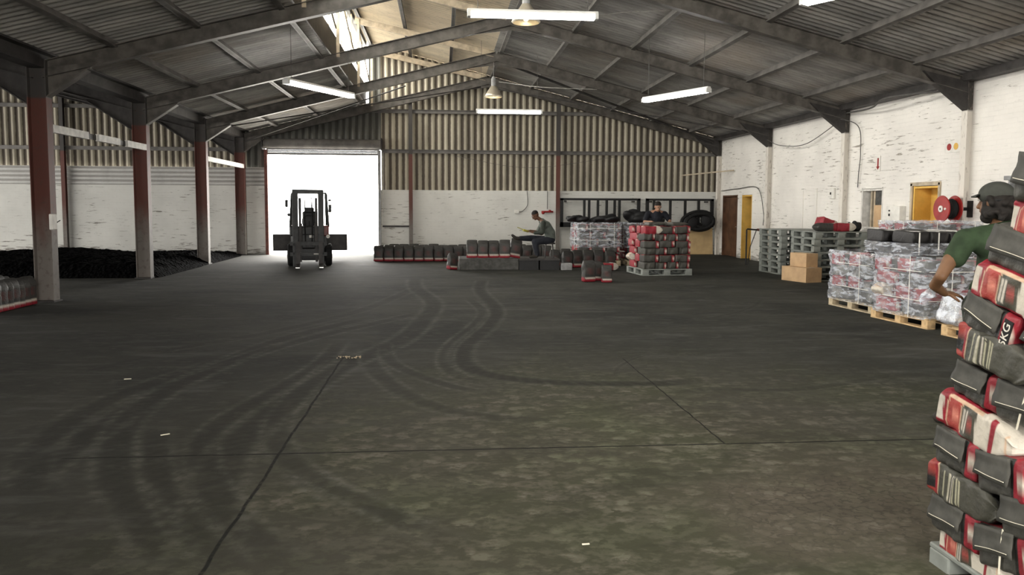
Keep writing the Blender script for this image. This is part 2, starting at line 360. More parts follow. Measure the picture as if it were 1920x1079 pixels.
# floor: grid refined towards the camera, dust and tyre tracks stored per vertex
def floor():
    ys = [-5.6]
    while ys[-1] < 2.6: ys.append(ys[-1]+.5)
    while ys[-1] < YW: ys.append(ys[-1]+max(.022, .0035*ys[-1]**1.25*.35))
    ys[-1] = YW+.25; ys = np.array(ys)
    xs = np.concatenate([np.arange(XLL, -8, .6), np.arange(-8, -2.7, .05), np.arange(-2.7, 2.9, .022), np.arange(2.9, 9.6, .05), [9.6, 10.6]])
    X, Y = np.meshgrid(xs, ys); V = np.stack([X.ravel(), Y.ravel(), np.zeros(X.size)], 1)
    tr = np.zeros(len(V)); dk = np.zeros(len(V))
    def path(pts, n=14):
        P = [np.array(p, float) for p in pts]; P = [2*P[0]-P[1]]+P+[2*P[-1]-P[-2]]; out = []
        for i in range(1, len(P)-2):
            for t in np.linspace(0, 1, n, endpoint=False):
                out.append(.5*((2*P[i])+(-P[i-1]+P[i+1])*t+(2*P[i-1]-5*P[i]+4*P[i+1]-P[i+2])*t*t+(-P[i-1]+3*P[i]-3*P[i+1]+P[i+2])*t**3))
        return np.array(out)
    def track(pts, w_, dark=.9, light=.7, tread=.13):
        Q = path(pts); d2 = np.full(len(V), 1e9); arc = np.zeros(len(V)); L = np.concatenate([[0], np.cumsum(np.linalg.norm(np.diff(Q, axis=0), axis=1))]); sg = np.zeros(len(V))
        lo = Q.min(0)-w_*2.5; hi = Q.max(0)+w_*2.5; sel = np.where((V[:, 0] > lo[0])&(V[:, 0] < hi[0])&(V[:, 1] > lo[1])&(V[:, 1] < hi[1]))[0]
        S = V[sel, :2]; bd = np.full(len(sel), 1e9); ba = np.zeros(len(sel)); bs = np.zeros(len(sel))
        for i in range(len(Q)-1):
            a, b = Q[i], Q[i+1]; ab = b-a; l2 = ab@ab
            if l2 < 1e-9: continue
            t = np.clip(((S-a)@ab)/l2, 0, 1); p = S-(a+t[:, None]*ab); d = np.hypot(p[:, 0], p[:, 1]); m_ = d < bd
            bd[m_] = d[m_]; ba[m_] = (L[i]+t*math.sqrt(l2))[m_]; bs[m_] = np.sign(ab[0]*p[:, 1]-ab[1]*p[:, 0])[m_]
        end = np.clip(np.minimum(ba, L[-1]-ba)/.5, 0, 1)
        core = np.exp(-(bd/(w_*.5))**4)*end; rim = np.exp(-((bd-w_*.62)/(w_*.16))**2)*end
        dk[sel] = np.maximum(dk[sel], core*dark*(.85+.15*np.sin(ba*2*PI/tread+bs*bd*30)))
        tr[sel] = np.maximum(tr[sel], rim*light*.85*(.65+.35*np.sin(ba*2*PI/(tread*1.1)+bs*2)))
    T = [([(-1.07, 8.48), (-1.22, 6.79), (-1.2, 5.8), (-.98, 5.04), (-.63, 4.44), (-.19, 4.09)], .17, .5, .8),
     ([(.9, 17.5), (.74, 15.21), (.85, 12.38), (.63, 10.69), (.26, 9.05), (.27, 7.83), (.84, 7.18), (1.95, 6.99), (2.5, 7.2)], .22, .95, .55),
     ([(-.6, 18), (-.51, 15.77), (-.14, 13.27), (-.25, 11.25), (-.5, 9.46), (-1., 7.91), (-1.35, 5.81), (-1.31, 4.67), (-1.01, 3.43)], .26, .75, .7),
     ([(-.84, 9.12), (-.68, 7.89), (-.26, 6.63), (.29, 5.99), (1.08, 5.78)], .17, .5, .7),
     ([(-.2, 12.2), (-1.7, 9.53), (-2.29, 7.74), (-2.35, 6.18), (-1.99, 4.91), (-1.59, 4.2), (-1.13, 3.44)], .2, .7, .65),
     ([(-1., 11.6), (-1.95, 9.55), (-2.39, 6.88), (-2.44, 5.26), (-2.35, 4.33)], .22, .8, .5),
     ([(-2.08, 5.86), (-1.65, 4.69), (-1.22, 3.9), (-.85, 3.42)], .16, .7, .9),
     ([(-1.07, 5.16), (-.71, 4.62), (-.19, 3.95), (.17, 3.55)], .14, .5, .9),
     ([(.48, 13.87), (.63, 12.07), (.45, 10.7), (.07, 8.89), (.11, 7.58), (.62, 6.87)], .15, .4, .8),
     ([(1.61, 7.24), (1.83, 7.86), (2.34, 8.41), (3.26, 8.14)], .05, .3, .6),
     ([(1.61, 10.63), (3.61, 11.04), (4.85, 12.17), (5.71, 13.61)], .08, .3, .5),
     ([(-1.19, 9.5), (-1.26, 7.93), (-1.62, 5.97), (-1.52, 5.08), (-1.11, 4.16), (-.62, 3.4)], .17, .7, .7),
     ([(-.69, 9.47), (-.51, 8.15), (.01, 7.12), (.55, 6.58)], .13, .5, .8),
     ([(1.88, 6.58), (2.37, 6.75), (3.17, 6.69), (4.53, 7.28)], .12, .5, .4),
     ([(-.51, 15.77), (-1.2, 12.5), (-2.2, 10.2), (-3.4, 8.6)], .2, .5, .4),
     ([(-2.3, 8.4), (-2.75, 6.6), (-2.6, 5.2), (-2.1, 4.3)], .2, .6, .5),
     ([(-3.73, 11.45), (-3.8, 12.01), (-3.06, 11.41)], .1, .3, .4)]
    for a in T: track(*a)
    nx = len(xs); ny = len(ys); idx = np.arange(nx*ny).reshape(ny, nx)
    F = np.stack([idx[:-1, :-1].ravel(), idx[:-1, 1:].ravel(), idx[1:, 1:].ravel(), idx[1:, :-1].ravel()], 1)
    me = bpy.data.meshes.new('floor'); me.vertices.add(len(V)); me.vertices.foreach_set('co', V.ravel())
    me.loops.add(F.size); me.loops.foreach_set('vertex_index', F.ravel().astype(np.int32))
    me.polygons.add(len(F)); me.polygons.foreach_set('loop_start', np.arange(0, F.size, 4, dtype=np.int32)); me.update(calc_edges=True)
    at = me.attributes.new('Dust', 'FLOAT_VECTOR', 'POINT'); at.data.foreach_set('vector', np.stack([tr, dk, dk*0], 1).ravel())
    t = NT('coal_dusted_concrete'); p = t.pos(); s = t.sep(p)
    a = t.n.new('ShaderNodeAttribute'); a.attribute_name = 'Dust'; ds = t.sep(a.outputs['Vector'])
    flat = t.comb(s['X'], s['Y'], 0.)
    # worn patch in the right foreground
    dx = t.math('MULTIPLY', t.math('SUBTRACT', s['X'], 1.6), .36); dy = t.math('MULTIPLY', t.math('SUBTRACT', s['Y'], 4.0), .30)
    r = t.math('SQRT', t.math('ADD', t.math('MULTIPLY', dx, dx), t.math('MULTIPLY', dy, dy)))
    big = t.noise(flat, .55, 5, .6, .4)
    worn = t.rng(t.math('ADD', r, t.math('MULTIPLY', t.math('SUBTRACT', big, .5), 1.6)), .35, 1.65, 1., 0.)
    mid = t.noise(t.mapping(flat, (1, 1.7, 1)), 4.2, 6, .62, .35)
    fine = t.noise(t.mapping(flat, (1, 1.3, 1)), 17, 5, .6)
    vor = t.n.new('ShaderNodeTexVoronoi'); t.L(t.mapping(t.comb(t.math('ADD', s['X'], t.math('MULTIPLY', mid, .22)), t.math('ADD', s['Y'], t.math('MULTIPLY', fine, .16)), 0.), (8, 9.5, 1)), vor.inputs['Vector']); vor.inputs['Scale'].default_value = 1
    gran = t.noise(flat, 130, 3, .7)
    vs = t.sep(vor.outputs['Color']); spot = t.math('MULTIPLY', t.rng(vs['X'], .42, .55), t.rng(vor.outputs['Distance'], .3, .62, 1., 0.))
    patch = t.rng(t.math('ADD', mid, t.math('MULTIPLY', t.math('SUBTRACT', fine, .5), .6)), .42, .62)
    dust = t.mix(t.rng(big, .3, .7), (.022, .023, .020), (.045, .045, .037))
    dust = t.mix(t.rng(t.noise(t.mapping(flat, (.6, 2.2, 1), rot=(0, 0, .25)), 1.6, 6, .65, .6), .5, .72, 0, .55), dust, (.085, .084, .079))
    conc = t.mix(t.rng(t.noise(flat, 1.3, 4), .35, .65), (.125, .130, .085), (.160, .146, .115))
    conc = t.mix(t.rng(vor.outputs['Distance'], .35, .62, 0, .3), conc, (.07, .067, .05))
    wf = t.math('ADD', t.math('MULTIPLY', patch, .55), t.math('MULTIPLY', spot, .55), clamp=True)
    wf = t.math('MULTIPLY', wf, t.rng(fine, .3, .55, .4, 1.))
    lowc = t.mix(t.rng(big, .35, .65), (.058, .060, .036), (.066, .060, .044))
    c = t.mix(t.math('MULTIPLY', worn, .95), dust, t.mix(wf, lowc, conc))
    smear = t.noise(t.mapping(flat, (.8, 1.9, 1), rot=(0, 0, -.12)), 1.5, 5, .6, .5)
    c = t.mix(t.math('MULTIPLY', t.rng(smear, .5, .66, 0, .6), worn), c, (.038, .038, .026))
    ve = t.n.new('ShaderNodeTexVoronoi'); ve.feature = 'DISTANCE_TO_EDGE'; t.L(t.mapping(t.comb(t.math('ADD', s['X'], t.math('MULTIPLY', fine, .14)), t.math('ADD', s['Y'], t.math('MULTIPLY', mid, .12)), 0.), (16, 13, 1), rot=(0, 0, .35)), ve.inputs['Vector']); ve.inputs['Scale'].default_value = 1
    reg = t.math('MULTIPLY', t.rng(s['X'], .9, 1.8), t.rng(s['Y'], 5.0, 4.2)); reg = t.math('MULTIPLY', reg, t.rng(big, .35, .55))
    c = t.mix(t.math('MULTIPLY', reg, .45), c, (.125, .105, .082))
    c = t.mix(t.math('MULTIPLY', reg, t.math('MULTIPLY', t.rng(fine, .35, .6), t.rng(ve.outputs['Distance'], .02, .16, .6, 0.))), c, (.035, .030, .024))
    # smoother pale sweep in front of the bright doorway
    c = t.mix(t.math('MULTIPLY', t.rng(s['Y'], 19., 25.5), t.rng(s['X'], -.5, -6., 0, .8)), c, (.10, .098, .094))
    c = t.mix(t.math('MULTIPLY', ds['Y'], t.rng(fine, .25, .6, .6, 1.)), c, (.022, .022, .018))
    brk = t.rng(t.noise(flat, 2.6, 4, .6, .5), .36, .62, .25, 1.)
    c = t.mix(t.math('MULTIPLY', t.rng(mid, .5, .68, 0, .5), t.math('SUBTRACT', 1., worn)), c, (.075, .073, .064))
    c = t.mix(t.math('MULTIPLY', t.math('MULTIPLY', ds['X'], brk), t.rng(fine, .35, .58, .35, 1.)), c, (.130, .130, .110))
    # cast joints
    def joint(co, at_, wd, lo=None, axis2=None, rng_=None):
        wob = t.math('MULTIPLY', t.math('SUBTRACT', t.noise(flat, 3.5, 3), .5), .035)
        m_ = t.rng(t.math('ABSOLUTE', t.math('SUBTRACT', t.math('ADD', s[co], wob), at_)), wd*.5, wd*1.3, 1., 0.)
        if rng_: m_ = t.math('MULTIPLY', m_, t.math('MULTIPLY', t.math('GREATER_THAN', s[axis2], rng_[0]), t.math('LESS_THAN', s[axis2], rng_[1])))
        return t.math('MULTIPLY', m_, t.rng(fine, .3, .5, .45, 1.))
    for j in (joint('Y', 5.14, .012, axis2='X', rng_=(-2.4, 6)), joint('X', -1.05, .011, axis2='Y', rng_=(1, 8.5)), joint('X', 1.92, .007, axis2='Y', rng_=(5.14, 8.2)), joint('Y', 8.45, .01, axis2='X', rng_=(-1.1, -.7))):
        c = t.mix(j, c, (.012, .012, .01))
    c = t.mix(t.rng(gran, .62, .75, 0, .35), c, (.02, .02, .018))
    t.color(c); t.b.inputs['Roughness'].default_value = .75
    t.val(t.b.inputs['Roughness'], t.rng(mid, .3, .7, .8, .95)); t.b.inputs['Specular IOR Level'].default_value = .12
    h = t.math('ADD', t.math('MULTIPLY', fine, .6), t.math('MULTIPLY', gran, .3)); t.bump(h, .35, .01)
    me.materials.append(t.m); o = link(me, 'floor'); struct(o, 'concrete floor black with coal dust, crossed by curved tyre tracks', 'floor')
floor()
struct(MB().box((-3, 45, -.06), (90, 36, .1)).build('trim_1', 'outside_concrete'), 'sunlit concrete yard outside the roller door', 'ground')
struct(MB().box((0, -24, -.06), (90, 36, .1)).build('trim_2', 'outside_concrete'), 'concrete yard behind the camera', 'ground')

# far wall
def walls():
    mb = MB(); h = 2.17; y = YW+.11
    for x0, x1, z1 in ((XLL, -5.8, 2.28), (-2.03, 10.5, h)): mb.box(((x0+x1)/2, y, z1/2), (x1-x0, .22, z1))
    wb = struct(mb.build('wall_back', 'painted_brick_back'), 'whitewashed brick dado of the far end wall', 'wall')
    s = MB(); strip(s, 'x', -2.0, 9.7, lambda x: h-.02, lambda x: zr(x)-.02, YW+.1, .22, .028)
    strip(s, 'x', XLL, -8.0, lambda x: 2.82, lambda x: zl(x)-.02, YW+.1, .22, .028); strip(s, 'x', -8.0, -6.4, lambda x: 2.82, lambda x: zl(x)-.02, YW+.1, .22, .028)
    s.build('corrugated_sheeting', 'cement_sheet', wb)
    s = MB(); strip(s, 'x', -6.4, -5.79, lambda x: 2.82, lambda x: zl(x)-.02, YW+.1, .22, .028)
    strip(s, 'x', -5.79, -2.4, lambda x: 3.5, lambda x: zl(x)-.02, YW+.1, .22, .028); strip(s, 'x', -2.4, -2.0, lambda x: 3.5, lambda x: zr(x)-.02, YW+.1, .22, .028)
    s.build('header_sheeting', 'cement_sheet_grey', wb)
    n = 40; V = []; s = MB()
    for i in range(n+1):
        z = 2.2+.68*i/n; o = .03*math.sin(2*PI*z/.14)
        V += [(XLL, YW+.03+o, z), (-5.8, YW+.03+o, z)]
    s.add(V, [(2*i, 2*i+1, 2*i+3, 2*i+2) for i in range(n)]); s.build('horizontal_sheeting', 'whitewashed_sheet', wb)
    # right wall with openings: (y0,y1,z0,z1)
    ops = [(25.12, 26.5, 0, 2.04), (23.92, 24.75, 0, 2.03), (16.58, 17.47, 1.15, 2.06), (14.62, 15.47, 0, 2.07), (10.6, 12.75, 0, 2.1)]
    mb = MB(); ys = sorted({YB, YW+.2}|{a for o in ops for a in o[:2]}); top = 3.98
    for a, b in zip(ys, ys[1:]):
        o = [q for q in ops if q[0] <= (a+b)/2 <= q[1]]
        segs = [(0, top)] if not o else ([(0, o[0][2])] if o[0][2] > 0 else [])+[(o[0][3], top)]
        for z0, z1 in segs: mb.box((XR+.13, (a+b)/2, (z0+z1)/2), (.26, b-a, z1-z0))
    wr = struct(mb.build('wall_right', 'painted_brick_right'), 'tall whitewashed rough brick wall on the right', 'wall')
    mb = MB(); mb.box((XR-.015, 20.03, .75), (.03, .78, 1.1)); 
    # bricked-up doorway outline
    f = MB(); f.box((XR-.012, 20.41, 1.04), (.024, .05, 2.08)).box((XR-.012, 19.64, 1.04), (.024, .05, 2.08)).box((XR-.012, 20.03, 2.1), (.024, .82, .05))
    f.build('blocked_doorway_outline', 'painted_brick_right', wr)
    # rooms behind the openings, seen only as painted reveals
    def niche(name, o, depth, mats, label, cat):
        y0, y1, z0, z1 = o; x = XR+.26
        q = MB(); q.box((x+depth, (y0+y1)/2, (z0+z1)/2), (.04, y1-y0+.3, z1-z0+.3), mi=1)
        for yy in (y0+.03, y1-.03): q.box((x+depth/2-.13, yy, (z0+z1)/2), (depth+.26, .04, z1-z0+.04), mi=0)
        q.box((x+depth/2-.13, (y0+y1)/2, z1-.03), (depth+.25, y1-y0-.02, .04), mi=0)
        if z0 > 0: q.box((x+depth/2-.13, (y0+y1)/2, z0+.03), (depth+.25, y1-y0-.02, .04), mi=0)
        return struct(q.build(name, mats), label, cat)
    d = niche('door_1', ops[0], .05, ['door_brown', 'door_brown'], 'brown wooden door shut in the right wall nearest the far corner', 'door')
    MB().box((XR+.10, 25.81, .99), (.045, 1.26, 1.96)).build('door_leaf', 'door_brown', d)
    MB().tube([(XR+.05, 25.25, 1.0), (XR+.05, 25.38, 1.0)], .012).build('door_handle', 'steel_bright', d)
    niche('door_2', ops[1], .22, ['yellow_paint', 'grey_paint'], 'narrow open doorway with yellow reveal next to the brown door', 'doorway')
    d = niche('window_1', ops[2], .12, ['white_paint', 'white_paint'], 'unglazed hatch in the right wall with a tan board inside', 'window')
    MB().box((XR+.06, 16.80, 1.43), (.03, .40, .52)).build('tan_board', 'cardboard', d)
    MB().box((XR+.09, 16.80, 1.85), (.03, .40, .34)).build('grey_board', 'concrete_block', d)
    MB().box((XR-.01, 17.02, 1.12), (.06, 1.0, .05)).build('window_sill', 'white_paint', d)
    [MB().box((XR+.1, q, 1.6), (.05, .05, .88)).build('window_frame', 'timber_pale', d) for q in (17.18, 17.05)]
    d = niche('door_3', ops[3], .12, ['yellow_paint', 'yellow_paint'], 'yellow painted doorway in the right wall behind the hose reel', 'doorway')
    MB().box((XR-.005, 14.59, 1.06), (.05, .06, 2.12)).box((XR-.005, 15.50, 1.06), (.05, .06, 2.12)).box((XR-.005, 15.05, 2.11), (.05, .97, .07)).build('door_frame', 'timber_pale', d)
    d = niche('door_4', ops[4], .1, ['grey_paint', 'forklift_dark'], 'dark grey panel door in the right wall behind the nearest worker', 'door')
    MB().box((XR-.005, 11.67, 2.14), (.05, 2.3, .07)).build('door_frame', 'grey_paint', d)
    struct(MB().box((XLL-.1, 10.6, .8), (.2, 33, 1.6)).box((XLL-.1, 10.6, 3.9), (.2, 33, .6)).box((XLL-.1, -1, 2.7), (.2, 10, 2.4)).box((XLL-.1, 26, 2.7), (.2, 2.6, 2.4)).build('wall_left', 'painted_brick_right'), 'outer wall of the bay on the left, with an unseen opening added for daylight', 'wall')
    mb = MB()
    for x0, x1, z0, z1 in ((XLL, -1.5, 0, 4.6), (4.5, 10.5, 0, 4.6), (-1.5, 4.5, 4.0, 4.6)): mb.box(((x0+x1)/2, YB-.1, (z0+z1)/2), (x1-x0, .2, z1-z0))
    for xa, xb in ((2*XL-XA-8, 2*XL-XA), (2*XL-XA, XL), (XL, -2.4)):
        pass
    mb.prism([(XLL, 4.5), (-14.63, 6.1), (XL, 4.1)], YB-.2, YB).prism([(XL, 3.9), (-2.4, 5.1), (-2.4, 7.1), (9.9, 4.0)], YB-.2, YB)
    struct(mb.build('wall_front', 'painted_brick_back'), 'end wall behind the camera with a wide doorway added for daylight', 'wall')
walls()
# ceiling: corrugated roof sheets, ridges run down the slope
def ceiling():
    mb = MB(); pitch = .18; y0, y1 = YB-.3, YW+.4; n = int((y1-y0)/pitch*6); ys = [y0+(y1-y0)*i/n for i in range(n+1)]
    def slope(x0, x1, f):
        V = []
        for y in ys:
            o = .032*math.sin(2*PI*y/pitch); V += [(x0, y, f(x0)+o), (x1, y, f(x1)+o)]
        mb.add(V, [(2*i, 2*i+1, 2*i+3, 2*i+2) for i in range(n)])
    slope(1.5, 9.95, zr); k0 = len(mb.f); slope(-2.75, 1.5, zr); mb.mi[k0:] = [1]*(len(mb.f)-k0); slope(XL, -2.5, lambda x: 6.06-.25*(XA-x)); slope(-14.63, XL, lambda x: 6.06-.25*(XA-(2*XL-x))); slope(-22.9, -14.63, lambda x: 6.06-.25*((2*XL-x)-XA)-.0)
    c = struct(mb.build('ceiling', ['roof_sheet', 'roof_sheet_cream'], smooth=True), 'stained grey and cream corrugated roof sheeting', 'ceiling')
ceiling()
def clerestory():
    w1 = MB(); w1.box((-2.5, 10.6, 5.32), (.06, 32.8, .56)); w1.box((-2.5, 10.6, 6.95), (.1, 32.8, .16))
    o = struct(w1.build('window_2', 'steel_dark'), 'long clerestory light running beside the ridge of the roof', 'window')
    MB().box((-2.5, 10.6, 6.24), (.006, 32.6, 1.28)).build('pane', 'clerestory_pane', o)
    g = MB()
    for i in range(len(FR)-1):
        for k in (0, .5): 
            y = FR[i]+(FR[i+1]-FR[i])*k
            g.box((-2.46, y, 6.24), (.05, .05, 1.3))
    g.build('glazing_bars', 'timber_pale', o)
clerestory()

# ------------------------------------------------------------------ steel frame
def zb(x): return 5.68-.25*abs(x-XA)                 # underside of the rafters
ORD = {13.76: 'frame nearest the camera', 18.14: 'second frame from the camera', 22.53: 'third frame from the camera', 26.72: 'end frame against the far wall', 9.37: 'frame overhead', 4.99: 'frame overhead behind', .6: 'frame behind the camera'}
def frame_at(y):
    nm = ORD[y]; D = .26; cx = .0
    # left column, shared by both bays
    c = empty('steel_column', 'red-brown steel column on the left, %s' % nm, 'column', (XL, y, 0), group='red steel columns')
    MB().ibeam((0, 0, 0), (0, 0, 3.95), .2, .30, .014, upv=(1, 0, 0)).build('shaft', 'column_paint', c)
    MB().prism([(.15, 3.38), (.15, 3.85), (.95, 3.95), (.75, 3.80)], -.012, .012).prism([(.15, 3.36), (.15, 3.38), (.78, 3.82), (.80, 3.80)], -.08, .08).build('haunch', 'steel_beam', c)
    MB().prism([(-.15, 3.25), (-.15, 3.85), (-1.5, 4.05), (-1.1, 3.88)], -.012, .012).prism([(-.15, 3.23), (-.15, 3.25), (-1.12, 3.89), (-1.14, 3.87)], -.08, .08).build('haunch', 'steel_dark', c)
    MB().box((0, 0, .012), (.34, .30, .024)).build('base_plate', 'steel_dark', c)
    # left rafter
    r = empty('roof_rafter', 'dark steel rafter rising from the left columns, %s' % nm, 'rafter', (XL, y, 3.8), group='left rafters')
    def P(x, dz): return (x-XL, 0, zb(x)+dz-3.8)
    MB().ibeam(P(XL+.05, D/2), P(XA, D/2), .15, D, .012).build('beam', 'steel_beam', r)
    # right column and rafter
    c = empty('steel_column', 'whitewashed steel column in the right wall, %s' % nm, 'column', (9.55, y, 0), group='white steel columns')
    MB().ibeam((0, 0, 0), (0, 0, 3.92), .16, .2, .012, upv=(1, 0, 0)).build('shaft', 'column_white', c)
    MB().prism([(-.10, 3.39), (-.10, 3.9), (-.95, 4.08), (-.72, 3.86)], -.07, .07).build('haunch', 'steel_dark', c)
    r = empty('roof_rafter', 'dark steel rafter rising from the right wall, %s' % nm, 'rafter', (9.5, y, 3.8), group='right rafters')
    def Q(x, dz): return (x-9.5, 0, zb(x)+dz-3.8)
    MB().ibeam(Q(9.5, D/2), Q(XA, D/2), .15, D, .012).build('beam', 'steel_beam', r)
    MB().prism([(XA-1.0-9.5, zb(XA-1)-3.8+.02), (XA-9.5, zb(XA)-3.8-.10), (XA+1.0-9.5, zb(XA+1)-3.8+.02), (XA-9.5, zb(XA)-3.8+.2)], -.02, .02).build('apex_haunch', 'steel_beam', r)
    # upper rafter and clerestory post
    if y > 12:
        p = empty('clerestory_post', 'pale post beside the clerestory, %s' % nm, 'post', (-2.27, y, 4.9), group='clerestory posts')
        MB().box((0, 0, .93), (.07, .07, 1.85)).build('post', 'timber_pale', p)
        MB().bar((-.02, .06, 1.7), (-.02, (4.2 if y < 22 else 3.9), .6), .03, .05).build('diagonal_brace', 'timber_pale', p) if y < 26 else None
        r = empty('roof_rafter', 'pale upper rafter from the ridge to the clerestory, %s' % nm, 'rafter', (-2.27, y, 6.6), group='upper rafters')
        MB().ibeam((-.1, 0, .12), (3.75, 0, 5.98-6.6-.10), .09, .17, .01).build('beam', 'timber_pale', r)
    # left bay rafter
    r = empty('roof_rafter', 'dark steel rafter of the bay beyond the left columns, %s' % nm, 'rafter', (XL, y, 3.8), group='far left bay rafters')
    MB().ibeam((-.05, 0, zb(XL)+D/2-3.8), (-8.09, 0, 5.68+D/2-3.8), .15, D, .012).ibeam((-8.09, 0, 5.68+D/2-3.8), (-16.1, 0, zb(XL)+D/2-3.8), .15, D, .012).build('beam', 'steel_dark', r)
for y in FR: frame_at(y)
# purlins
def purlin(x, z, label, mat='steel_purlin', grp='roof purlins', hh=.12, slope=1, y0=YB, y1=YW):
    a = math.atan(.25)*slope
    o = MB().box((0, 0, 0), (.06, y1-y0, hh)).box((.03, 0, -hh/2+.006), (.07, y1-y0, .012)).build('roof_purlin', mat, None, (x, (y0+y1)/2, z), (0, a, 0))
    tag(o, label, 'purlin', grp)
nth = ['first', 'second', 'third', 'fourth', 'fifth', 'sixth', 'seventh', 'eighth', 'ninth']
for i, x in enumerate([8.45, 7.08, 5.72, 4.36, 3.0, 1.66]): purlin(x, zr(x)-.095, '%s roof purlin up from the right wall' % nth[i])
for i, x in enumerate([.3, -1.0, -2.3]): purlin(x, zr(x)-.095, '%s roof purlin left of the ridge, below the clerestory roof' % nth[i], 'steel_dark')
for i, x in enumerate([-5.35, -4.02, -2.66]): purlin(x, 6.06-.25*(XA-x)-.095, '%s roof purlin up from the left columns' % nth[i], slope=-1)
for i, x in enumerate([-7.9, -9.3, -10.7, -12.1, -13.5]): purlin(x, zl(x)-.095, '%s purlin beyond the left columns' % nth[i], slope=1)
o = MB().box((0, 0, 0), (.26, YW-YB, .20)).box((.0, 0, .12), (.5, YW-YB, .03)).build('valley_beam', 'steel_dark', None, (XL, (YW+YB)/2, 3.93)); tag(o, 'dark valley beam along the heads of the left columns', 'beam')
o = MB().box((0, 0, 0), (.22, YW-YB, .05)).box((-.1, 0, .05), (.03, YW-YB, .12)).build('eaves_beam', 'steel_dark', None, (9.45, (YW+YB)/2, 3.93)); tag(o, 'dark eaves beam along the top of the right wall', 'beam')
# brace rods in the last bay
def rod(a, b, label, r=.02, mat='steel_dark'):
    a = Vector(a); b = Vector(b); o = MB().tube([(0, 0, 0), tuple(b-a)], r, 6).build('brace_rod', mat, None, tuple(a)); tag(o, label, 'brace')
rod((-6.3, 22.7, 3.72), (1.3, 26.5, 5.55), 'thin brace crossing the last left roof bay towards the ridge')
rod((-6.3, 26.5, 3.70), (-1.0, 22.7, 4.98), 'thin brace crossing the last left roof bay back from the corner')
rod((1.8, 22.7, 5.66), (9.2, 26.5, 3.85), 'dark brace crossing the last right roof bay down to the corner', .035)
rod((1.8, 26.5, 5.50), (9.2, 22.7, 3.78), 'thin brace crossing the last right roof bay up from the corner')
# wall posts and rails
def post(x, z1, mat, label, w_=.12, y=YW-.12):
    o = MB().ibeam((0, 0, 0), (0, 0, z1), w_, .14, .012, upv=(0, 1, 0)).build('wall_post', mat, None, (x, y, 0)); tag(o, label, 'post')
post(-12.1, 5.25, 'column_paint', 'red steel wall post behind the nearest left column')
post(-1.02, 5.2, 'column_paint', 'red steel wall post right of the roller door')
post(3.95, 5.2, 'column_paint', 'red steel wall post right of the seated worker')
tr_n = 3
for x0, x1, z, lb in ((-1.95, 9.5, 3.46, 'lower steel rail across the corrugated end wall'), (-2.3, 5.5, 4.78, 'upper steel rail across the corrugated end wall'), (-16, -6.6, 3.46, 'lower steel rail on the end wall beyond the left columns'), (-16, -8, 4.8, 'upper steel rail on the end wall beyond the left columns')):
    o = MB().box(((x0+x1)/2, YW+.01, z), (x1-x0, .07, .12)).box(((x0+x1)/2, YW-.03, z+.05), (x1-x0, .1, .012)).build('trim_%d' % tr_n, 'steel_purlin'); struct(o, lb, 'rail'); tr_n += 1
o = MB().box((-1.52, YW-.02, .95), (.9, .05, .06)).build('trim_%d' % tr_n, 'steel_dark'); struct(o, 'short dark rail low on the wall beside the roller door', 'rail')
# whitewashed rails between the left columns
def white_rail(y0, y1, z, label, segs):
    e = empty('side_rail', label, 'rail', (-6.42, y0, z))
    m1 = MB()
    for a, b in segs: m1.box((.0, (a+b)/2*(y1-y0), 0), (.06, (b-a)*(y1-y0), .13))
    m1.build('whitewashed_length', 'white_paint', e); MB().box((-.03, (y1-y0)/2, 0), (.02, y1-y0, .10)).build('bare_length', 'steel_dark', e)
white_rail(13.86, 18.05, 2.87, 'broken white rail between the first and second left columns', [(0, .32), (.42, .66), (.75, 1)])
white_rail(22.63, 26.62, 2.9, 'white rail between the third and last left columns', [(0, 1)])
# roller door
def roller():
    d = MB(); d.box((-5.75, YW-.04, 1.72), (.10, .16, 3.5), mi=0).build('trim_9', 'red_oxide'); 
    struct(bpy.data.objects['trim_9'], 'red steel jamb left of the roller door', 'trim')
    MB().box((-2.06, YW-.04, 1.72), (.09, .16, 3.5)).build('trim_10', 'grey_paint'); struct(bpy.data.objects['trim_10'], 'grey steel jamb right of the roller door', 'trim')
    e = bpy.data.objects.new('door_5', None); COL.objects.link(e); e.location = (-3.9, YW, 3.5); struct(e, 'rolled-up steel shutter above the open loading doorway', 'door')
    m1 = MB(); m1.lathe([(.16, -1.9), (.16, 1.9)], (0, -.12, .16), 20, 'x').build('rolled_curtain', 'steel_purlin', e, smooth=False)
    m1 = MB()
    for k in range(5): m1.lathe([(.022, -1.84), (.022, 1.84)], (0, -.02, -.03-.045*k+.06), 8, 'x')
    m1.build('curtain_slats', 'grey_paint', e)
    MB().box((0, -.02, -.17), (3.68, .05, .05)).build('bottom_rail', 'steel_purlin', e)
    MB().box((-1.93, -.13, .16), (.03, .4, .4)).box((1.93, -.13, .16), (.03, .4, .4)).build('end_bracket', 'steel_dark', e)
    o = MB().tube([(0, 0, 0), (0, 0, -2.0)], .012, 6).build('hoist_chain', 'cable_pale', None, (-1.93, YW-.14, 3.4)); tag(o, 'pale hoist chain hanging at the right side of the roller door', 'chain')
roller()

